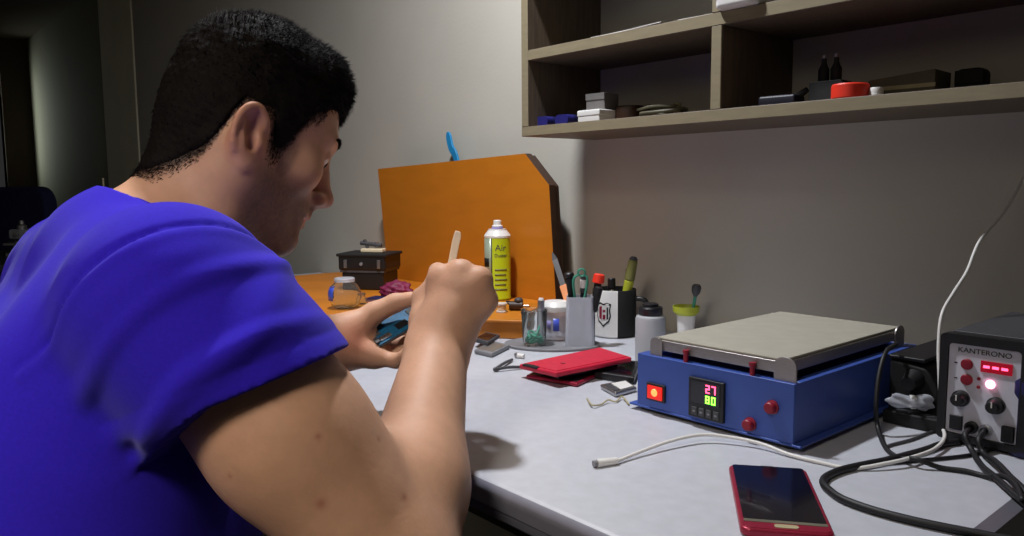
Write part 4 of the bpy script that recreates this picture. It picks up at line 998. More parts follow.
# ears
for s in (-1, 1):
    c = A3((s*.0785, -.013, -.021)); fl = math.radians(9)*s; bt = math.radians(12)
    ex = A3((math.cos(fl), -abs(math.sin(fl))*-0-0, 0))
    ay = np.array([s*math.sin(math.radians(9))*-1, math.cos(math.radians(9)), 0]); ay = ay/np.linalg.norm(ay)   # towards the face, inwards
    ax_ = np.array([s*math.cos(math.radians(9)), math.sin(math.radians(9)), 0])                                   # outward normal
    az = np.array([0, 0, 1.]); ay2 = ay*math.cos(bt)+az*math.sin(bt)*1; az2 = np.cross(ax_, ay2) if s > 0 else -np.cross(ax_, ay2)
    if az2[2] < 0: az2 = -az2
    RE = np.stack([ax_, ay2, az2], 1)
    def e(x, y, z): return tuple(RE@np.array([x, y, z])+c)
    H(ell(e(.004, .002, .002), (.0055, .0180, .029), RE, k=.006))
    H(ell(e(.001, -.002, -.004), (.012, .012, .02), RE, k=.008))
    ringp = []
    for i in range(15):
        a = math.radians(-35+i*17.5); rx = .0185+.002*math.sin(a)
        ringp.append((.0075+.003*math.sin(a*.5), math.cos(a)*.0175-.001, math.sin(a)*.0275+.004))
    ringp = [(.006+.0035*math.sin(i/14*PI), .0175*math.cos(math.radians(20+i*17)), .004+.0275*math.sin(math.radians(20+i*17))) for i in range(13)]
    for i in range(12): H(rcone(e(*ringp[i]), e(*ringp[i+1]), .0040-.0001*i, .0040-.0001*i, .003))
    H(ell(e(.0085, -.0005, .0085), (.006, .0085, .013), RE, k=.004, op=-1))
    H(ell(e(.010, .0035, -.006), (.0085, .0075, .0085), RE, k=.004, op=-1))
    H(ell(e(.005, .004, -.026), (.0055, .0085, .0085), RE, k=.006))
    H(ell(e(.008, .0125, -.004), (.004, .0045, .0065), RE, k=.004))
    H(rcone(e(.006, -.0085, .012), e(.007, -.006, -.012), .0028, .003, .003))
# neck
neck = [rcone(hw(0, -.020, -.03), C7+A3((.0, .053, -.045)), .046, .061, .03),
        rcone(hw(0, .022, -.072), (-.850, .29, .945), .040, .050, .035),
        rcone(hw(.050, -.015, -.035), (-.81, .29, .95), .016, .018, .03), rcone(hw(-.050, -.015, -.035), (-.89, .29, .95), .016, .018, .03)]
# ---- torso, used for the body (shrunk) and for the shirt
def torso():
    t = lambda ang: np.array([[1, 0, 0], [0, math.cos(ang), -math.sin(ang)], [0, math.sin(ang), math.cos(ang)]])
    return [ell((-.84, -.02, .54), (.20, .17, .13), k=.08), ell((-.840, .100, .655), (.215, .215, .16), k=.08),
            ell((-.846, .158, .765), (.205, .145, .155), t(math.radians(-28)), k=.07), ell((-.846, .206, .870), (.175, .085, .092), t(math.radians(-40)), k=.045),
            rcone((-.67, .195, .925), (-1.01, .22, .902), .057, .060, .05),
            rcone((-.835, .215, .965), (-.69, .20, .945), .050, .048, .05), rcone((-.865, .215, .965), (-1.01, .205, .945), .050, .048, .05),
            ell((-.735, .160, .835), (.085, .085, .10), k=.05), ell((-.965, .172, .825), (.080, .075, .09), k=.05)]
def grown(pr, off):
    fn, c, br, k, op = pr
    return ((lambda p: fn(p)-off), c, br+abs(off), k, op)
mix = lambda a, b, t: a*(1-t)+b*t
def arm(S, E, W, big=1.0):
    d = (E-S); m = mix(S, E, .5)
    f = W-E; nrm = np.cross(d, f); nrm /= np.linalg.norm(nrm)
    bic = np.cross(nrm, d); bic /= np.linalg.norm(bic)       # towards the inner bend
    if bic@f < 0: bic = -bic
    return [rcone(S, m, .064*big, .059*big, .03), rcone(m, E, .059*big, .050*big, .03),
            rcone(mix(S, E, .35)+bic*.012, mix(S, E, .72)+bic*.012, .046*big, .042*big, .03),
            rcone(E, mix(E, W, .3), .0455*big, .045*big, .022), rcone(mix(E, W, .3), W, .046*big, .0315*big, .03),
            rcone(mix(E, W, .10)+bic*.006, mix(E, W, .42)+bic*.004, .034*big, .034*big, .02)]
# ---- hands
def chain(pts, rs, k=.004): return [rcone(pts[i], pts[i+1], rs[i], rs[i+1], k if i else .007) for i in range(len(pts)-1)]
def hand(W, mcps, fingers, thumb, back, pr=.0175):
    out = []
    out.append(rcone(W, mix(W, np.mean(mcps, 0), .45), .0300, .0265, .02))
    for i, m in enumerate(mcps):
        out.append(rcone(mix(W, m, .22), m-back*.002, .0195, .0125-.0006*i, .014))
    for i in range(3): out.append(rcone(mix(mcps[i], W, .12), mix(mcps[i+1], W, .12), .0125, .012, .012))
    out.append(rcone(mix(W, np.mean(mcps, 0), .35), mix(W, np.mean(mcps, 0), .8), .022, .017, .02))
    for i, m in enumerate(mcps): out.append(ell(m+back*.0022, (.0092, .0092, .0092), k=.010))     # knuckles
    rr = ((.0112, .0102, .0092, .0080), (.0114, .0104, .0094, .0082), (.0108, .0098, .0088, .0077), (.0096, .0086, .0078, .0069))
    for i, f in enumerate(fingers): out += chain([mcps[i]]+list(f), rr[i])
    out += [rcone(mix(W, thumb[0], .3), thumb[0], .021, .0165, .015)] + [rcone(thumb[j], thumb[j+1], (.0165, .0130, .0112)[j], (.0130, .0112, .0090)[j], (.012, .005, .004)[j]) for j in range(len(thumb)-1)]
    return out
camf = A3((-0.752799, 0.649799, -0.105146)); toward = -np.array((-0.752799, 0.649799, -0.105146))
V3 = lambda *a: [np.array(v) for v in a]
R_m = V3((-0.6829, 0.4888, 0.9324), (-0.6637, 0.5012, 0.9384), (-0.6476, 0.5141, 0.9312), (-0.6441, 0.5191, 0.9086))
R_f = [V3((-0.7164, 0.5087, 0.9336), (-0.7362, 0.5210, 0.9137), (-0.7378, 0.5275, 0.8989)), V3((-0.7018, 0.5231, 0.9370), (-0.7302, 0.5266, 0.9149), (-0.7398, 0.5302, 0.8914)),
       V3((-0.6820, 0.5400, 0.9283), (-0.7114, 0.5440, 0.9070), (-0.7253, 0.5339, 0.8867)), V3((-0.6720, 0.5430, 0.9032), (-0.6974, 0.5443, 0.8842), (-0.7087, 0.5327, 0.8749))]
R_t = V3((-0.6998, 0.4812, 0.8823), (-0.7292, 0.4966, 0.9029), (-0.7488, 0.5197, 0.9009), (-0.7520, 0.5361, 0.8918))
L_m = V3((-0.8383, 0.4997, 0.8472), (-0.8238, 0.4921, 0.8391), (-0.8043, 0.4802, 0.8352), (-0.7856, 0.4674, 0.8316))
L_f = [V3((-0.8290, 0.5258, 0.8464), (-0.8199, 0.5424, 0.8557), (-0.8090, 0.5473, 0.8654)), V3((-0.8078, 0.5177, 0.8354), (-0.7862, 0.5239, 0.8427), (-0.7689, 0.5212, 0.8541)),
       V3((-0.7804, 0.5026, 0.8308), (-0.7608, 0.5040, 0.8421), (-0.7551, 0.5020, 0.8551)), V3((-0.7649, 0.4816, 0.8281), (-0.7495, 0.4854, 0.8360), (-0.7430, 0.4868, 0.8461))]
L_t = V3((-0.8132, 0.4498, 0.8632), (-0.8030, 0.4767, 0.8804), (-0.7894, 0.4974, 0.8917), (-0.7732, 0.5109, 0.8969))
L_back = np.array((-.35, .1, -.93)); L_back /= np.linalg.norm(L_back)
handR = hand(W_R, R_m, R_f, R_t, toward); handL = hand(W_L, L_m, L_f, L_t, L_back)

handR += [rcone((-0.6959, 0.4811, 0.8828), (-0.7103, 0.4931, 0.9075), .0135, .0125, .014), rcone((-0.7103, 0.4931, 0.9075), (-0.6998, 0.4995, 0.9290), .0125, .0105, .012)]
person = thing('person', 'man in royal blue T-shirt leaning over the workbench with a pale stick in hand', 'person', (-.84, .0, 0))
body = head+neck+[grown(q, -.010) for q in torso()]+arm(S_R, E_R, W_R, 1.0)+arm(S_L, E_L, W_L, .95)+handR+handL
V, Q = nets(body, (-1.18, -.22, .42), (-.38, .66, 1.27), .0024)
V = relax(V, Q, 1, .35)
# colouring that belongs to the skin itself: beard shadow, lips, ears, knuckles, small moles
Lc = (V-A3(HO))@HR.astype(np.float32); tint = np.ones((len(V), 3), np.float32)
def sm(a, b, x): t = np.clip((x-a)/(b-a), 0, 1); return t*t*(3-2*t)
near = np.sqrt(((V-A3(HO))**2).sum(1)) < .2
jaw = sm(-.022, -.05, Lc[:, 2]-.35*np.clip(.06-Lc[:, 1], 0, .08)*0) * sm(-.002, .03, Lc[:, 1]) * sm(-.155, -.125, Lc[:, 2])
side = sm(.024, .034, Lc[:, 1])*sm(.052, .044, Lc[:, 1])*sm(.012, -.012, Lc[:, 2])*(np.abs(Lc[:, 0]) > .045)
must = sm(-.038, -.046, Lc[:, 2])*sm(.09, .1, Lc[:, 1])
lips = np.exp(-((Lc[:, 2]+.0625)/.0065)**2)*sm(.096, .102, Lc[:, 1])*(np.abs(Lc[:, 0]) < .022)
chin = np.exp(-(((Lc[:, 1]-.098)/.022)**2+((Lc[:, 2]+.092)/.018)**2+(Lc[:, 0]/.022)**2))
beard = np.clip(np.maximum(np.maximum(jaw*.85, side*.6), np.maximum(must*.9, chin*1.0)), 0, 1)*(1-lips)*near*(.78+.22*np.random.RandomState(8).rand(len(V)))
tint *= 1-beard[:, None]*A3((.80, .78, .73))
tint *= 1-(lips*near)[:, None]*A3((.12, .38, .34))
earm = (np.abs(Lc[:, 0]) > .077)*near*sm(-.06, -.03, Lc[:, 2])*sm(.03, .02, Lc[:, 2])*sm(.02, .008, Lc[:, 1])
tint *= 1-earm[:, None]*A3((.02, .14, .14))
nose = np.exp(-(((Lc[:, 1]-.122)/.016)**2+((Lc[:, 2]+.03)/.016)**2))*near
tint *= 1-nose[:, None]*A3((.02, .12, .12))
for mp, r in ((hw(.0, .0, 0), 0), ((-0.5340, 0.2674, 0.7993), .004), ((-0.5217, 0.3086, 0.7755), .003), ((-0.5455, 0.2605, 0.8389), .0025), ((-0.5662, 0.2349, 0.8285), .002), ((-0.5385, 0.2965, 0.8212), .002)):
    if r:
        dd = np.sqrt(((V-A3(mp))**2).sum(1)); near_ = dd < .05
        if near_.any(): j = np.argmin(dd); tint *= 1-(np.exp(-(np.sqrt(((V-V[j])**2).sum(1))/r)**2)*.55)[:, None]*A3((.5, .8, .8))
# rosier heel of the left palm and knuckles
for mp, r, a in (((-0.7841, 0.4411, 0.8579), .02, .7),)+tuple((tuple(m_), .012, .18) for m_ in R_m):
    tint *= 1-(np.exp(-(np.sqrt(((V-A3(mp))**2).sum(1))/r)**2)*a)[:, None]*A3((.05, .42, .40))
skin_o = grid_obj('body', V, Q, M['skin'], person, tint)

# ---- eyes and eyebrows
def surf_y(x, z):
    a, b = .04, .16
    ys = np.linspace(a, b, 240, dtype=np.float32); P_ = np.stack([hw(x, y, z) for y in ys]).astype(np.float32)
    v = evaluate(head, P_); i = np.where(v < 0)[0]
    return float(ys[i[-1]]) if len(i) else .1
def tospace(bm, par): bmesh.ops.transform(bm, matrix=Matrix.Translation(-par.location), verts=bm.verts[:])
HM = Matrix(((HR[0, 0], HR[0, 1], HR[0, 2], HO[0]), (HR[1, 0], HR[1, 1], HR[1, 2], HO[1]), (HR[2, 0], HR[2, 1], HR[2, 2], HO[2]), (0, 0, 0, 1)))
for s in (-1, 1):
    bm = NB(); ball(bm, (0, 0, 0), .0128, 24, ); bmesh.ops.transform(bm, matrix=HM @ Matrix.Translation((s*.0325, .0835, .008)), verts=bm.verts[:]); tospace(bm, person)
    ey = obj('eye', bm, M['eyewhite'], person, smooth=True, sharp=180)
    bm = NB(); ball(bm, (0, .0108, -.005), (.0052, .0026, .0052), 20); bmesh.ops.transform(bm, matrix=HM @ Matrix.Translation((s*.0325, .0835, .008)), verts=bm.verts[:]); tospace(bm, person)
    obj('iris', bm, M['iris'], ey, smooth=True, sharp=180)
def spikes(roots, dirs, lens, r, curl=None):
    """short tapered hairs, three-sided"""
    n = len(roots); d = dirs/np.linalg.norm(dirs, axis=1)[:, None]
    up = np.where(np.abs(d[:, 2:3]) < .9, A3((0, 0, 1)), A3((1, 0, 0))); s = np.cross(d, up); s /= np.linalg.norm(s, axis=1)[:, None]; u = np.cross(s, d)
    Vs = np.zeros((n, 4, 3), np.float32)
    for k in range(3):
        a = 2*PI*k/3; Vs[:, k] = roots+(s*math.cos(a)+u*math.sin(a))*r
    Vs[:, 3] = roots+d*lens[:, None]+(0 if curl is None else curl)
    idx = np.arange(n)[:, None]*4
    T = np.concatenate([idx+np.array([[0, 1, 3]]), idx+np.array([[1, 2, 3]]), idx+np.array([[2, 0, 3]])], 0)
    return Vs.reshape(-1, 3), T
rs = np.random.RandomState(5)
for s in (-1, 1):
    R0, D0 = [], []
    for i in range(260):
        u = rs.rand(); x = s*(.012+.038*u); z = .0305+.005*math.sin(u*2.4)-.004*u+rs.uniform(-.0026, .0026)*(1-.5*u)
        R0.append((x, z)); D0.append((s*.9, .15, .35-.5*u))
    xs = np.linspace(.010, .052, 22); yy = {}
    Rw = []
    tab_ = [[surf_y(s*x_, z_) for z_ in (.026, .032, .038)] for x_ in xs]
    for x, z in R0:
        fi = np.clip((abs(x)-.010)/.042*21, 0, 20.99); i = int(fi); f_ = fi-i; zi = np.clip((z-.026)/.006, 0, 1.99); j = int(zi); g_ = zi-j
        y = (tab_[i][j]*(1-f_)+tab_[i+1][j]*f_)*(1-g_)+(tab_[i][j+1]*(1-f_)+tab_[i+1][j+1]*f_)*g_
        Rw.append(hw(x, y-.0004, z))
    Vs, T = spikes(np.array(Rw, np.float32), np.array(D0, np.float32)@HR.T.astype(np.float32)+rs.normal(0, .12, (len(Rw), 3)).astype(np.float32), rs.uniform(.005, .008, len(Rw)).astype(np.float32), .0004)
    grid_obj('eyebrow', Vs, T, M['hair'], person)

# ---- hair
HL = np.array([(-.13, -.10), (-.10, -.095), (-.085, -.090), (-.07, -.080), (-.052, -.060), (-.040, -.042), (-.036, -.03), (-.032, .004), (-.026, .020), (.006, .022), (.012, -.002), (.018, -.012), (.030, -.010), (.036, .014), (.046, .044), (.06, .054), (.08, .062), (.14, .050)])
HLx = np.linspace(-.14, .15, 240); HLz = np.interp(HLx, HL[:, 0], HL[:, 1])
for _ in range(5): HLz[1:-1] = (HLz[:-2]+HLz[1:-1]*2+HLz[2:])/4
def hmask(L):
    return .015+L[:, 2]-np.interp(L[:, 1], HLx, HLz)-.012*sm(.03, .055, np.abs(L[:, 0]))*sm(.05, .08, L[:, 1])
def hthick(L):
    m = hmask(L); top = sm(.02, .10, L[:, 2])
    full = .0022+.0045*top+.003*sm(.02, .08, L[:, 1])*top
    return -.004+(full+.004)*sm(-.004, .024, m)
hairp = head[:n_noear]+[framed(rcone((-.042, .048, .083), (.042, .048, .083), .019, .019, .03), HO, HR), framed(rcone((-.036, .0615, .070), (.036, .0615, .070), .0145, .0145, .02), HO, HR)]+neck
def hpost(p, v):
    L = (p-A3(HO))@HR.astype(np.float32)
    n = wob(L, 260, 11)*.0011+wob(L*A3((1, .35, 1)), 620, 12)*.0009+wob(L, 70, 13)*.0016
    fr = .010*sm(.09, .115, L[:, 1])*sm(.085, .05, L[:, 2])
    return v-hthick(L)+n*sm(0, .03, hmask(L))+fr*0
Vh, Qh = nets(hairp, hw(0, 0, .03)-.19, hw(0, 0, .03)+.19, .0024, post=hpost)
L = (Vh-A3(HO))@HR.astype(np.float32); Qh = Qh[(hmask(L)[Qh] > -.006).all(1)]
hair_o = grid_obj('hair', Vh, Qh, M['hair'], person)
# strands rooted in the hair
L = (Vh-A3(HO))@HR.astype(np.float32); mk = hmask(L)
sel = np.where(mk > -.004)[0]; sel = rs.choice(sel, 26000)
me = hair_o.data; nrm = np.zeros(len(Vh)*3, np.float32); me.vertices.foreach_get('normal', nrm); nrm = nrm.reshape(-1, 3)[sel]
Ls = L[sel]; rt_ = Vh[sel]-nrm*.0025
flow = np.stack([Ls[:, 0]*3, .55*sm(.02, .09, Ls[:, 2])*1.0-.35*sm(.02, -.05, Ls[:, 2]), -.9*sm(.10, .02, Ls[:, 2])-.05], 1)@HR.T.astype(np.float32)
dr = nrm*(.55+.25*sm(.03, .1, Ls[:, 2]))[:, None]+flow+rs.normal(0, .22, (len(sel), 3)).astype(np.float32)
ln = (.0035+.0050*sm(-.01, .1, Ls[:, 2]))*rs.uniform(.6, 1.25, len(sel))
Vs, T = spikes((rt_+rs.normal(0, .0008, rt_.shape)).astype(np.float32), dr.astype(np.float32), ln.astype(np.float32), .0006)
st = grid_obj('strands', Vs-np.array(person.location, np.float32)*0, T, M['hair'], person)
st.parent = hair_o; st.data.transform(Matrix.Identity(4))
# fade: short stubbly hairs at the hairline of nape and temple
Lb = (V-A3(HO))@HR.astype(np.float32); mb = hmask(Lb)
cand = np.where(near & (mb > -.014) & (mb < .03) & (Lb[:, 1] < .062))[0]
notear = evaluate(head[:n_noear]+neck, V[cand]) < .0012
ok_ = cand[notear]
scalp = np.zeros(len(V), np.float32); scalp[ok_] = sm(-.012, .012, mb[ok_])
ca = skin_o.data.color_attributes['tint']; tt = tint*(1-scalp[:, None]*A3((.86, .86, .84)))
ca.data.foreach_set('color', np.c_[tt, np.ones(len(tt))].astype(np.float32).ravel())
nb_ = np.zeros(len(V)*3, np.float32); skin_o.data.vertices.foreach_get('normal', nb_); nb_ = nb_.reshape(-1, 3)
if len(ok_):
    ss = rs.choice(ok_, 20000); pr_ = rs.rand(20000) < sm(-.014, .012, mb[ss]); ss = ss[pr_]
    fl_ = np.stack([np.zeros(len(ss)), -.3*np.ones(len(ss)), -.9*np.ones(len(ss))], 1).astype(np.float32)@HR.T.astype(np.float32)
    Vs, T = spikes((V[ss]-nb_[ss]*.0005+rs.normal(0, .0008, (len(ss), 3))).astype(np.float32), nb_[ss]*.28+fl_+rs.normal(0, .2, (len(ss), 3)).astype(np.float32), rs.uniform(.0016, .0036, len(ss)).astype(np.float32), .0004)
    f_o = grid_obj('hairline_stubble', Vs, T, M['hair'], person); f_o.parent = hair_o

# ---- T-shirt
aR = (E_R-S_R)/np.linalg.norm(E_R-S_R); aL = (E_L-S_L)/np.linalg.norm(E_L-S_L)
VIEWD = np.array((-0.752799, 0.649799, -0.105146)); HEMR, HEML = .31, .42
def sleeve(S, E, hem):
    return [rcone(S-(E-S)*.03, mix(S, E, .22), .067, .069, .045), rcone(mix(S, E, .22), mix(S, E, hem+.25), .0695, .0735, .03)]
arR, arL = arm(S_R, E_R, W_R, 1.0), arm(S_L, E_L, W_L, .95)
shirt = [grown(q, .006) for q in torso()]+[grown(q, .0095) for q in neck]+[grown(q, .0062) for q in arR[:3]+arL[:3]]+sleeve(S_R, E_R, HEMR)+sleeve(S_L, E_L, HEML)
arR, arL = arm(S_R, E_R, W_R, 1.0), arm(S_L, E_L, W_L, .95)
colC = A3((-.85, .262, .991)); colN = np.array((0, .56, .83)); colN /= np.linalg.norm(colN)     # neckline plane
tors_s = [grown(q, .006) for q in torso()]+[grown(q, .0095) for q in neck]
def spost(p, v):
    v0 = v
    # folds
    tR = (p-A3(S_R))@A3(aR); dR = np.sqrt(np.maximum(((p-A3(S_R))**2).sum(1)-tR**2, 0)); LR = float(np.linalg.norm(E_R-S_R))
    q = p-A3(S_R)
    side_ = q@A3(np.cross(aR, (0, 0, 1))); inner = sm(-.06, .07, side_)
    wR = sm(.11, .09, dR)*sm(-.02, .03, tR)*sm(LR*HEMR+.012, LR*HEMR-.03, tR)
    ph = tR*A3(1)*95+side_*16+1.2*wob(p, 28, 21)
    v = v-wR*(np.maximum(0, np.sin(ph))**2*.0062)*(.45+.75*inner)
    ph2 = tR*60-side_*45+1.0*wob(p, 20, 22)
    v = v-wR*np.maximum(0, np.sin(ph2))**3*.0035
    tL = (p-A3(S_L))@A3(aL)
    v = v-sm(.0, .04, tL)*np.sin(tL*100+wob(p, 30, 23))*.002*(p[:, 0] < -1.0)
    back = sm(.15, .05, p[:, 1])
    ph3 = (p[:, 0]*.75+p[:, 2]*.66-p[:, 1]*.3)*46+1.6*wob(p, 12, 24)
    v = v-np.maximum(0, np.sin(ph3))**2*.0045*(.35+.65*sm(.75, .95, p[:, 2]))*sm(1.02, .98, p[:, 2])*(1-wR)
    v = v-wob(p, 16, 25)*.003
    # armhole seam
    for S, a in ((S_R, aR), (S_L, aL)):
        sx = 1 if S[0] > -.85 else -1
        nn = a+.55*np.array((sx*.757, -.653, 0)); nn /= np.linalg.norm(nn)
        pd = (p-A3(S))@A3(nn)+.014
        m_ = np.sqrt(((p-A3(S))**2).sum(1)) < .125
        v = v+m_*(np.exp(-(pd/.0032)**2)*.0042-np.exp(-((pd-.009)/.006)**2)*.0018)
    hb = tR-LR*HEMR-.30*(q@A3(np.cross(aR, VIEWD)))
    # hem stitch
    v = v+np.exp(-((hb+.018)/.0014)**2)*.0010*(dR < .1)
    vt = evaluate(tors_s, p)+(v-v0)*.6
    # openings: sleeves end in a plane, then hollow round the arm
    LL = float(np.linalg.norm(E_L-S_L))
    hb = tR-LR*HEMR-.30*(q@A3(np.cross(aR, VIEWD)))
    armz = (dR < .12) & (tR > LR*.3)
    v = np.where(armz, np.maximum(v, hb), v)
    dL = np.sqrt(np.maximum(((p-A3(S_L))**2).sum(1)-tL**2, 0)); armzL = (dL < .12) & (tL > LL*.3)
    v = np.where(armzL, np.maximum(v, tL-LL*HEML), v)
    cut = evaluate(arR+arL, p)-.0022
    cm = ((hb > -.022) & armz) | ((tL > LL*HEML-.022) & armzL)
    v = np.where(cm, np.maximum(v, -cut), v)
    v = np.minimum(v, vt)
    # neckline
    nd = evaluate(neck, p)-.0015
    pz = (p-A3(colC))@A3(colN)
    rad = np.sqrt(((p-A3((-.850, .262, 0)))[:, :2]**2).sum(1))
    v = np.maximum(v, np.where(rad < .14, np.minimum(pz, 1), -1))
    v = np.where((rad < .13) & (pz > -.035), np.maximum(v, -nd), v)
    return np.maximum(v, .50-p[:, 2])
Vt, Qt = nets(shirt, (-1.24, -.26, .47), (-.50, .46, 1.10), .0029, post=spost)
Vt = relax(Vt, Qt, 1, .3)
shirt_o = grid_obj('tshirt', Vt, Qt, M['shirt'], person)
# ribbed collar band following the neckline
bm = NB(); ring = []
ex_ = A3((1, 0, 0)); ey_ = np.cross(colN, (1, 0, 0)); ey_ /= np.linalg.norm(ey_)
for i in range(64):
    a = 2*PI*i/64; dv = ex_*math.cos(a)+ey_*math.sin(a)
    rr_ = np.linspace(.02, .14, 200); P_ = (colC[None]-.001*colN[None]+rr_[:, None]*dv[None]).astype(np.float32)
    v = evaluate(neck, P_); k = np.argmax(v > .0045); ring.append(Vector(P_[k].tolist()))
tube(bm, ring, .0055, 10, closed=True)
for v in bm.verts: pass
tospace(bm, person); cb = obj('collar', bm, M['shirt'], person, smooth=True, sharp=180); cb.parent = shirt_o

# ---- trousers, shoes
hips = [ell((-.84, -.06, .50), (.185, .15, .10), k=.06)]
for s in (1, -1):
    hp, kn, an = A3((-.84+s*.10, -.03, .475)), A3((-.84+s*.16, .36, .50)), A3((-.84+s*.17, .33, .09))
    hips += [rcone(hp, kn, .092, .066, .05), rcone(kn, an, .064, .048, .03)]
def tpost(p, v): return np.maximum(np.maximum(v-np.maximum(0, np.sin(p[:, 1]*70+wob(p, 20, 31)*2))**2*.003, p[:, 2]-.56), .075-p[:, 2])
Vp, Qp = nets(hips, (-1.14, -.30, .04), (-.54, .48, .62), .008, post=tpost)
tro = grid_obj('trousers', Vp, Qp, M['denim'], person)
for s in (1, -1):
    cx_ = -.84+s*.17
    sh_ = [rcone((cx_, .30, .045), (cx_, .33, .10), .046, .046, .03), ell((cx_, .40, .035), (.045, .115, .04), k=.03), ell((cx_, .45, .03), (.042, .07, .035), k=.02)]
    Vq, Qq = nets(sh_, (cx_-.08, .22, -.02), (cx_+.08, .58, .18), .006, post=lambda p, v: np.maximum(v, .0006-p[:, 2]))
    grid_obj('shoe', Vq, Qq, M['matblack'], person)
# stool under him
t = thing('stool', 'round black stool under the seated man', 'stool', (-.84, -.07, 0))
bm = NB(); lathe(bm, [(0, .34), (.17, .34), (.185, .352), (.185, .375), (.17, .388), (0, .390)], 40); obj('seat', bm, M['black'], t, smooth=True)
bm = NB(); lathe(bm, [(.03, .06), (.03, .34)], 24); obj('column', bm, M['steel'], t, smooth=True)
for k in range(5):
    a = 2*PI*k/5; bm = NB(); rod(bm, (.02*math.cos(a), .02*math.sin(a), .075), (.27*math.cos(a), .27*math.sin(a), .02), .022, .015); obj('leg', bm, M['matblack'], t, smooth=True)

# ---- held things
A_, B_ = np.array((-0.7392, 0.5583, 0.9754)), np.array((-0.7411, 0.5298, 0.8936))
ax = (B_-A_)/np.linalg.norm(B_-A_); tip = B_+ax*.055
t = thing('spudger', 'pale flat stick held upright in the right hand', 'stick', tuple(B_))
sd = np.cross(ax, camf); sd /= np.linalg.norm(sd); nn = np.cross(ax, sd)
bm = NB(); rows = []
for f_, w, off_ in ((0, .0026, .003), (.012, .0038, .0026), (.05, .0044, .0022), (.1, .0045, .0020), (.25, .0044, .0004), (.45, .0044, 0), (.7, .004, 0), (.9, .0026, 0), (1, .0008, 0)):
    c_ = A_+(tip-A_)*f_+sd*off_*-1
    rows.append([bm.verts.new(Vector((c_+sd*x*w+nn*y*.0014).tolist())) for x, y in ((-1, -1), (1, -1), (1, 1), (-1, 1))])
for a, b in zip(rows[:-1], rows[1:]):
    for i in range(4): bm.faces.new((a[i], a[(i+1) % 4], b[(i+1) % 4], b[i]))
bm.faces.new(rows[0][::-1]); bm.faces.new(rows[-1]); bmesh.ops.recalc_face_normals(bm, faces=bm.faces[:])
wobj('stick', bm, M['stickm'], t, bevel=.0006)
# circuit board of a phone
O_, A2, B2 = np.array((-0.7773, 0.4668, 0.8448)), np.array((-0.7595, 0.5622, 0.8882)), np.array((-0.8072, 0.5112, 0.8760))
u = A2-O_; Lu = np.linalg.norm(u); u /= Lu; w = B2-O_; w -= u*(w@u); Lw = np.linalg.norm(w); w /= Lw; n_ = np.cross(u, w)
if n_@camf > 0: n_ = -n_
t = thing('circuit_board', 'blue phone circuit board held in the left hand', 'circuit board', tuple(O_))
def pb(u0, u1, w0, w1, n0, n1):
    bm = NB(); v = []
    for nn_ in (n0, n1):
        for a, b in ((u0, w0), (u1, w0), (u1, w1), (u0, w1)): v.append(bm.verts.new(Vector((O_+u*a*Lu+w*b*Lw+n_*nn_).tolist())))
    bm.faces.new(v[:4]); bm.faces.new(v[4:])
    for i in range(4): bm.faces.new((v[i], v[(i+1) % 4], v[4+(i+1) % 4], v[4+i]))
    bmesh.ops.recalc_face_normals(bm, faces=bm.faces[:]); return bm
wobj('frame', pb(0, 1, 0, 1, -.003, .0), M['dgrey'], t, bevel=.0008)
wobj('board', pb(.02, .98, .03, .97, 0, .0012), M['pcb'], t)
rq = random.Random(9)
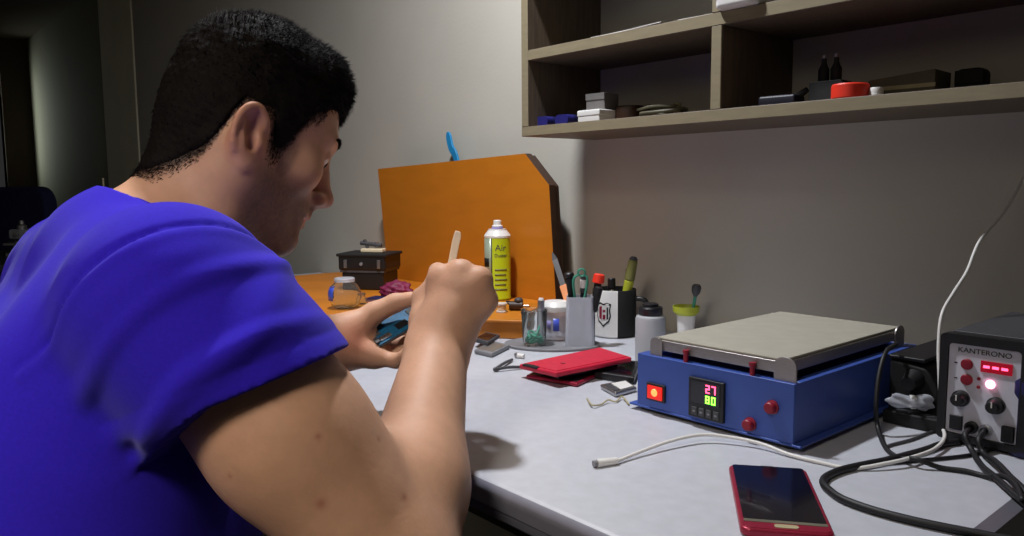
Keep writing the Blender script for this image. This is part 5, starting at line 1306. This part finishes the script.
for nm, (u0, u1, w0, w1), h_, m in (('shield_can', (.06, .2, .1, .3), .003, 'steel'), ('shield_can', (.02, .12, .45, .7), .0028, 'steel'), ('chip', (.3, .45, .2, .5), .002, 'black'), ('chip', (.52, .62, .55, .85), .002, 'black'), ('connector', (.0, .05, .1, .36), .004, 'dgrey'), ('camera_module', (.13, .21, .72, .92), .005, 'black'), ('shield_can', (.68, .9, .2, .75), .0025, 'steel')):
    wobj(nm, pb(u0, u1, w0, w1, .0011, h_), M[m], t, bevel=.0003)

# ------------------------------------------------------------------ light and camera
def area(name, loc, target, size, power, col, shape='DISK', sy=None):
    l = bpy.data.lights.new(name, 'AREA'); l.energy = power; l.color = col; l.shape = shape; l.size = size
    if sy: l.size_y = sy
    o = bpy.data.objects.new(name, l); COL.objects.link(o); o.location = loc
    o.rotation_euler = (Vector(target)-Vector(loc)).to_track_quat('-Z', 'Y').to_euler(); return o
area('ceiling_lamp', (-1.03, .62, 2.08), (-1.03, .62, 0), .10, 20.5, (.93, .95, 1))
area('room_fill', (-.2, -1.5, 2.1), (-.9, .4, .7), 1.2, 5, (1, .87, .69))  # added soft fill behind the camera, no known lamp of the room
fl2 = area('side_fill', (-.15, -.85, 2.08), (-.88, .08, .8), .6, 4.0, (1, .9, .78)); fl2.data.spread = math.radians(58)  # added unseen fill, aimed to brighten the man's near side
dl = area('doorway_light', (-7.03, .86, 1.5), (-6.75, 1.2, 1.5), .14, 1.2, (.85, .95, .88), 'RECTANGLE', .75)
dl.data.spread = math.radians(100)
W_ = bpy.data.worlds.new('World'); SC.world = W_; W_.use_nodes = True
W_.node_tree.nodes['Background'].inputs['Color'].default_value = (.02, .02, .02, 1)
cd = bpy.data.cameras.new('Camera'); co = bpy.data.objects.new('Camera', cd); COL.objects.link(co)
cd.sensor_width = 36; cd.lens = 785/1024*36; cd.clip_start = .02; cd.clip_end = 50
RT, UP, FW = Vector((0.654007, 0.756451, -0.007558)), Vector((-0.074627, 0.074456, 0.994428)), Vector((-0.752799, 0.649799, -0.105146))
co.matrix_world = Matrix(((RT.x, UP.x, -FW.x, 0), (RT.y, UP.y, -FW.y, 0), (RT.z, UP.z, -FW.z, 1.03), (0, 0, 0, 1)))
SC.camera = co
SC.view_settings.view_transform = 'Standard'; SC.view_settings.look = 'None'
SC.view_settings.exposure = 0; SC.view_settings.gamma = 1; SC.view_settings.use_curve_mapping = False
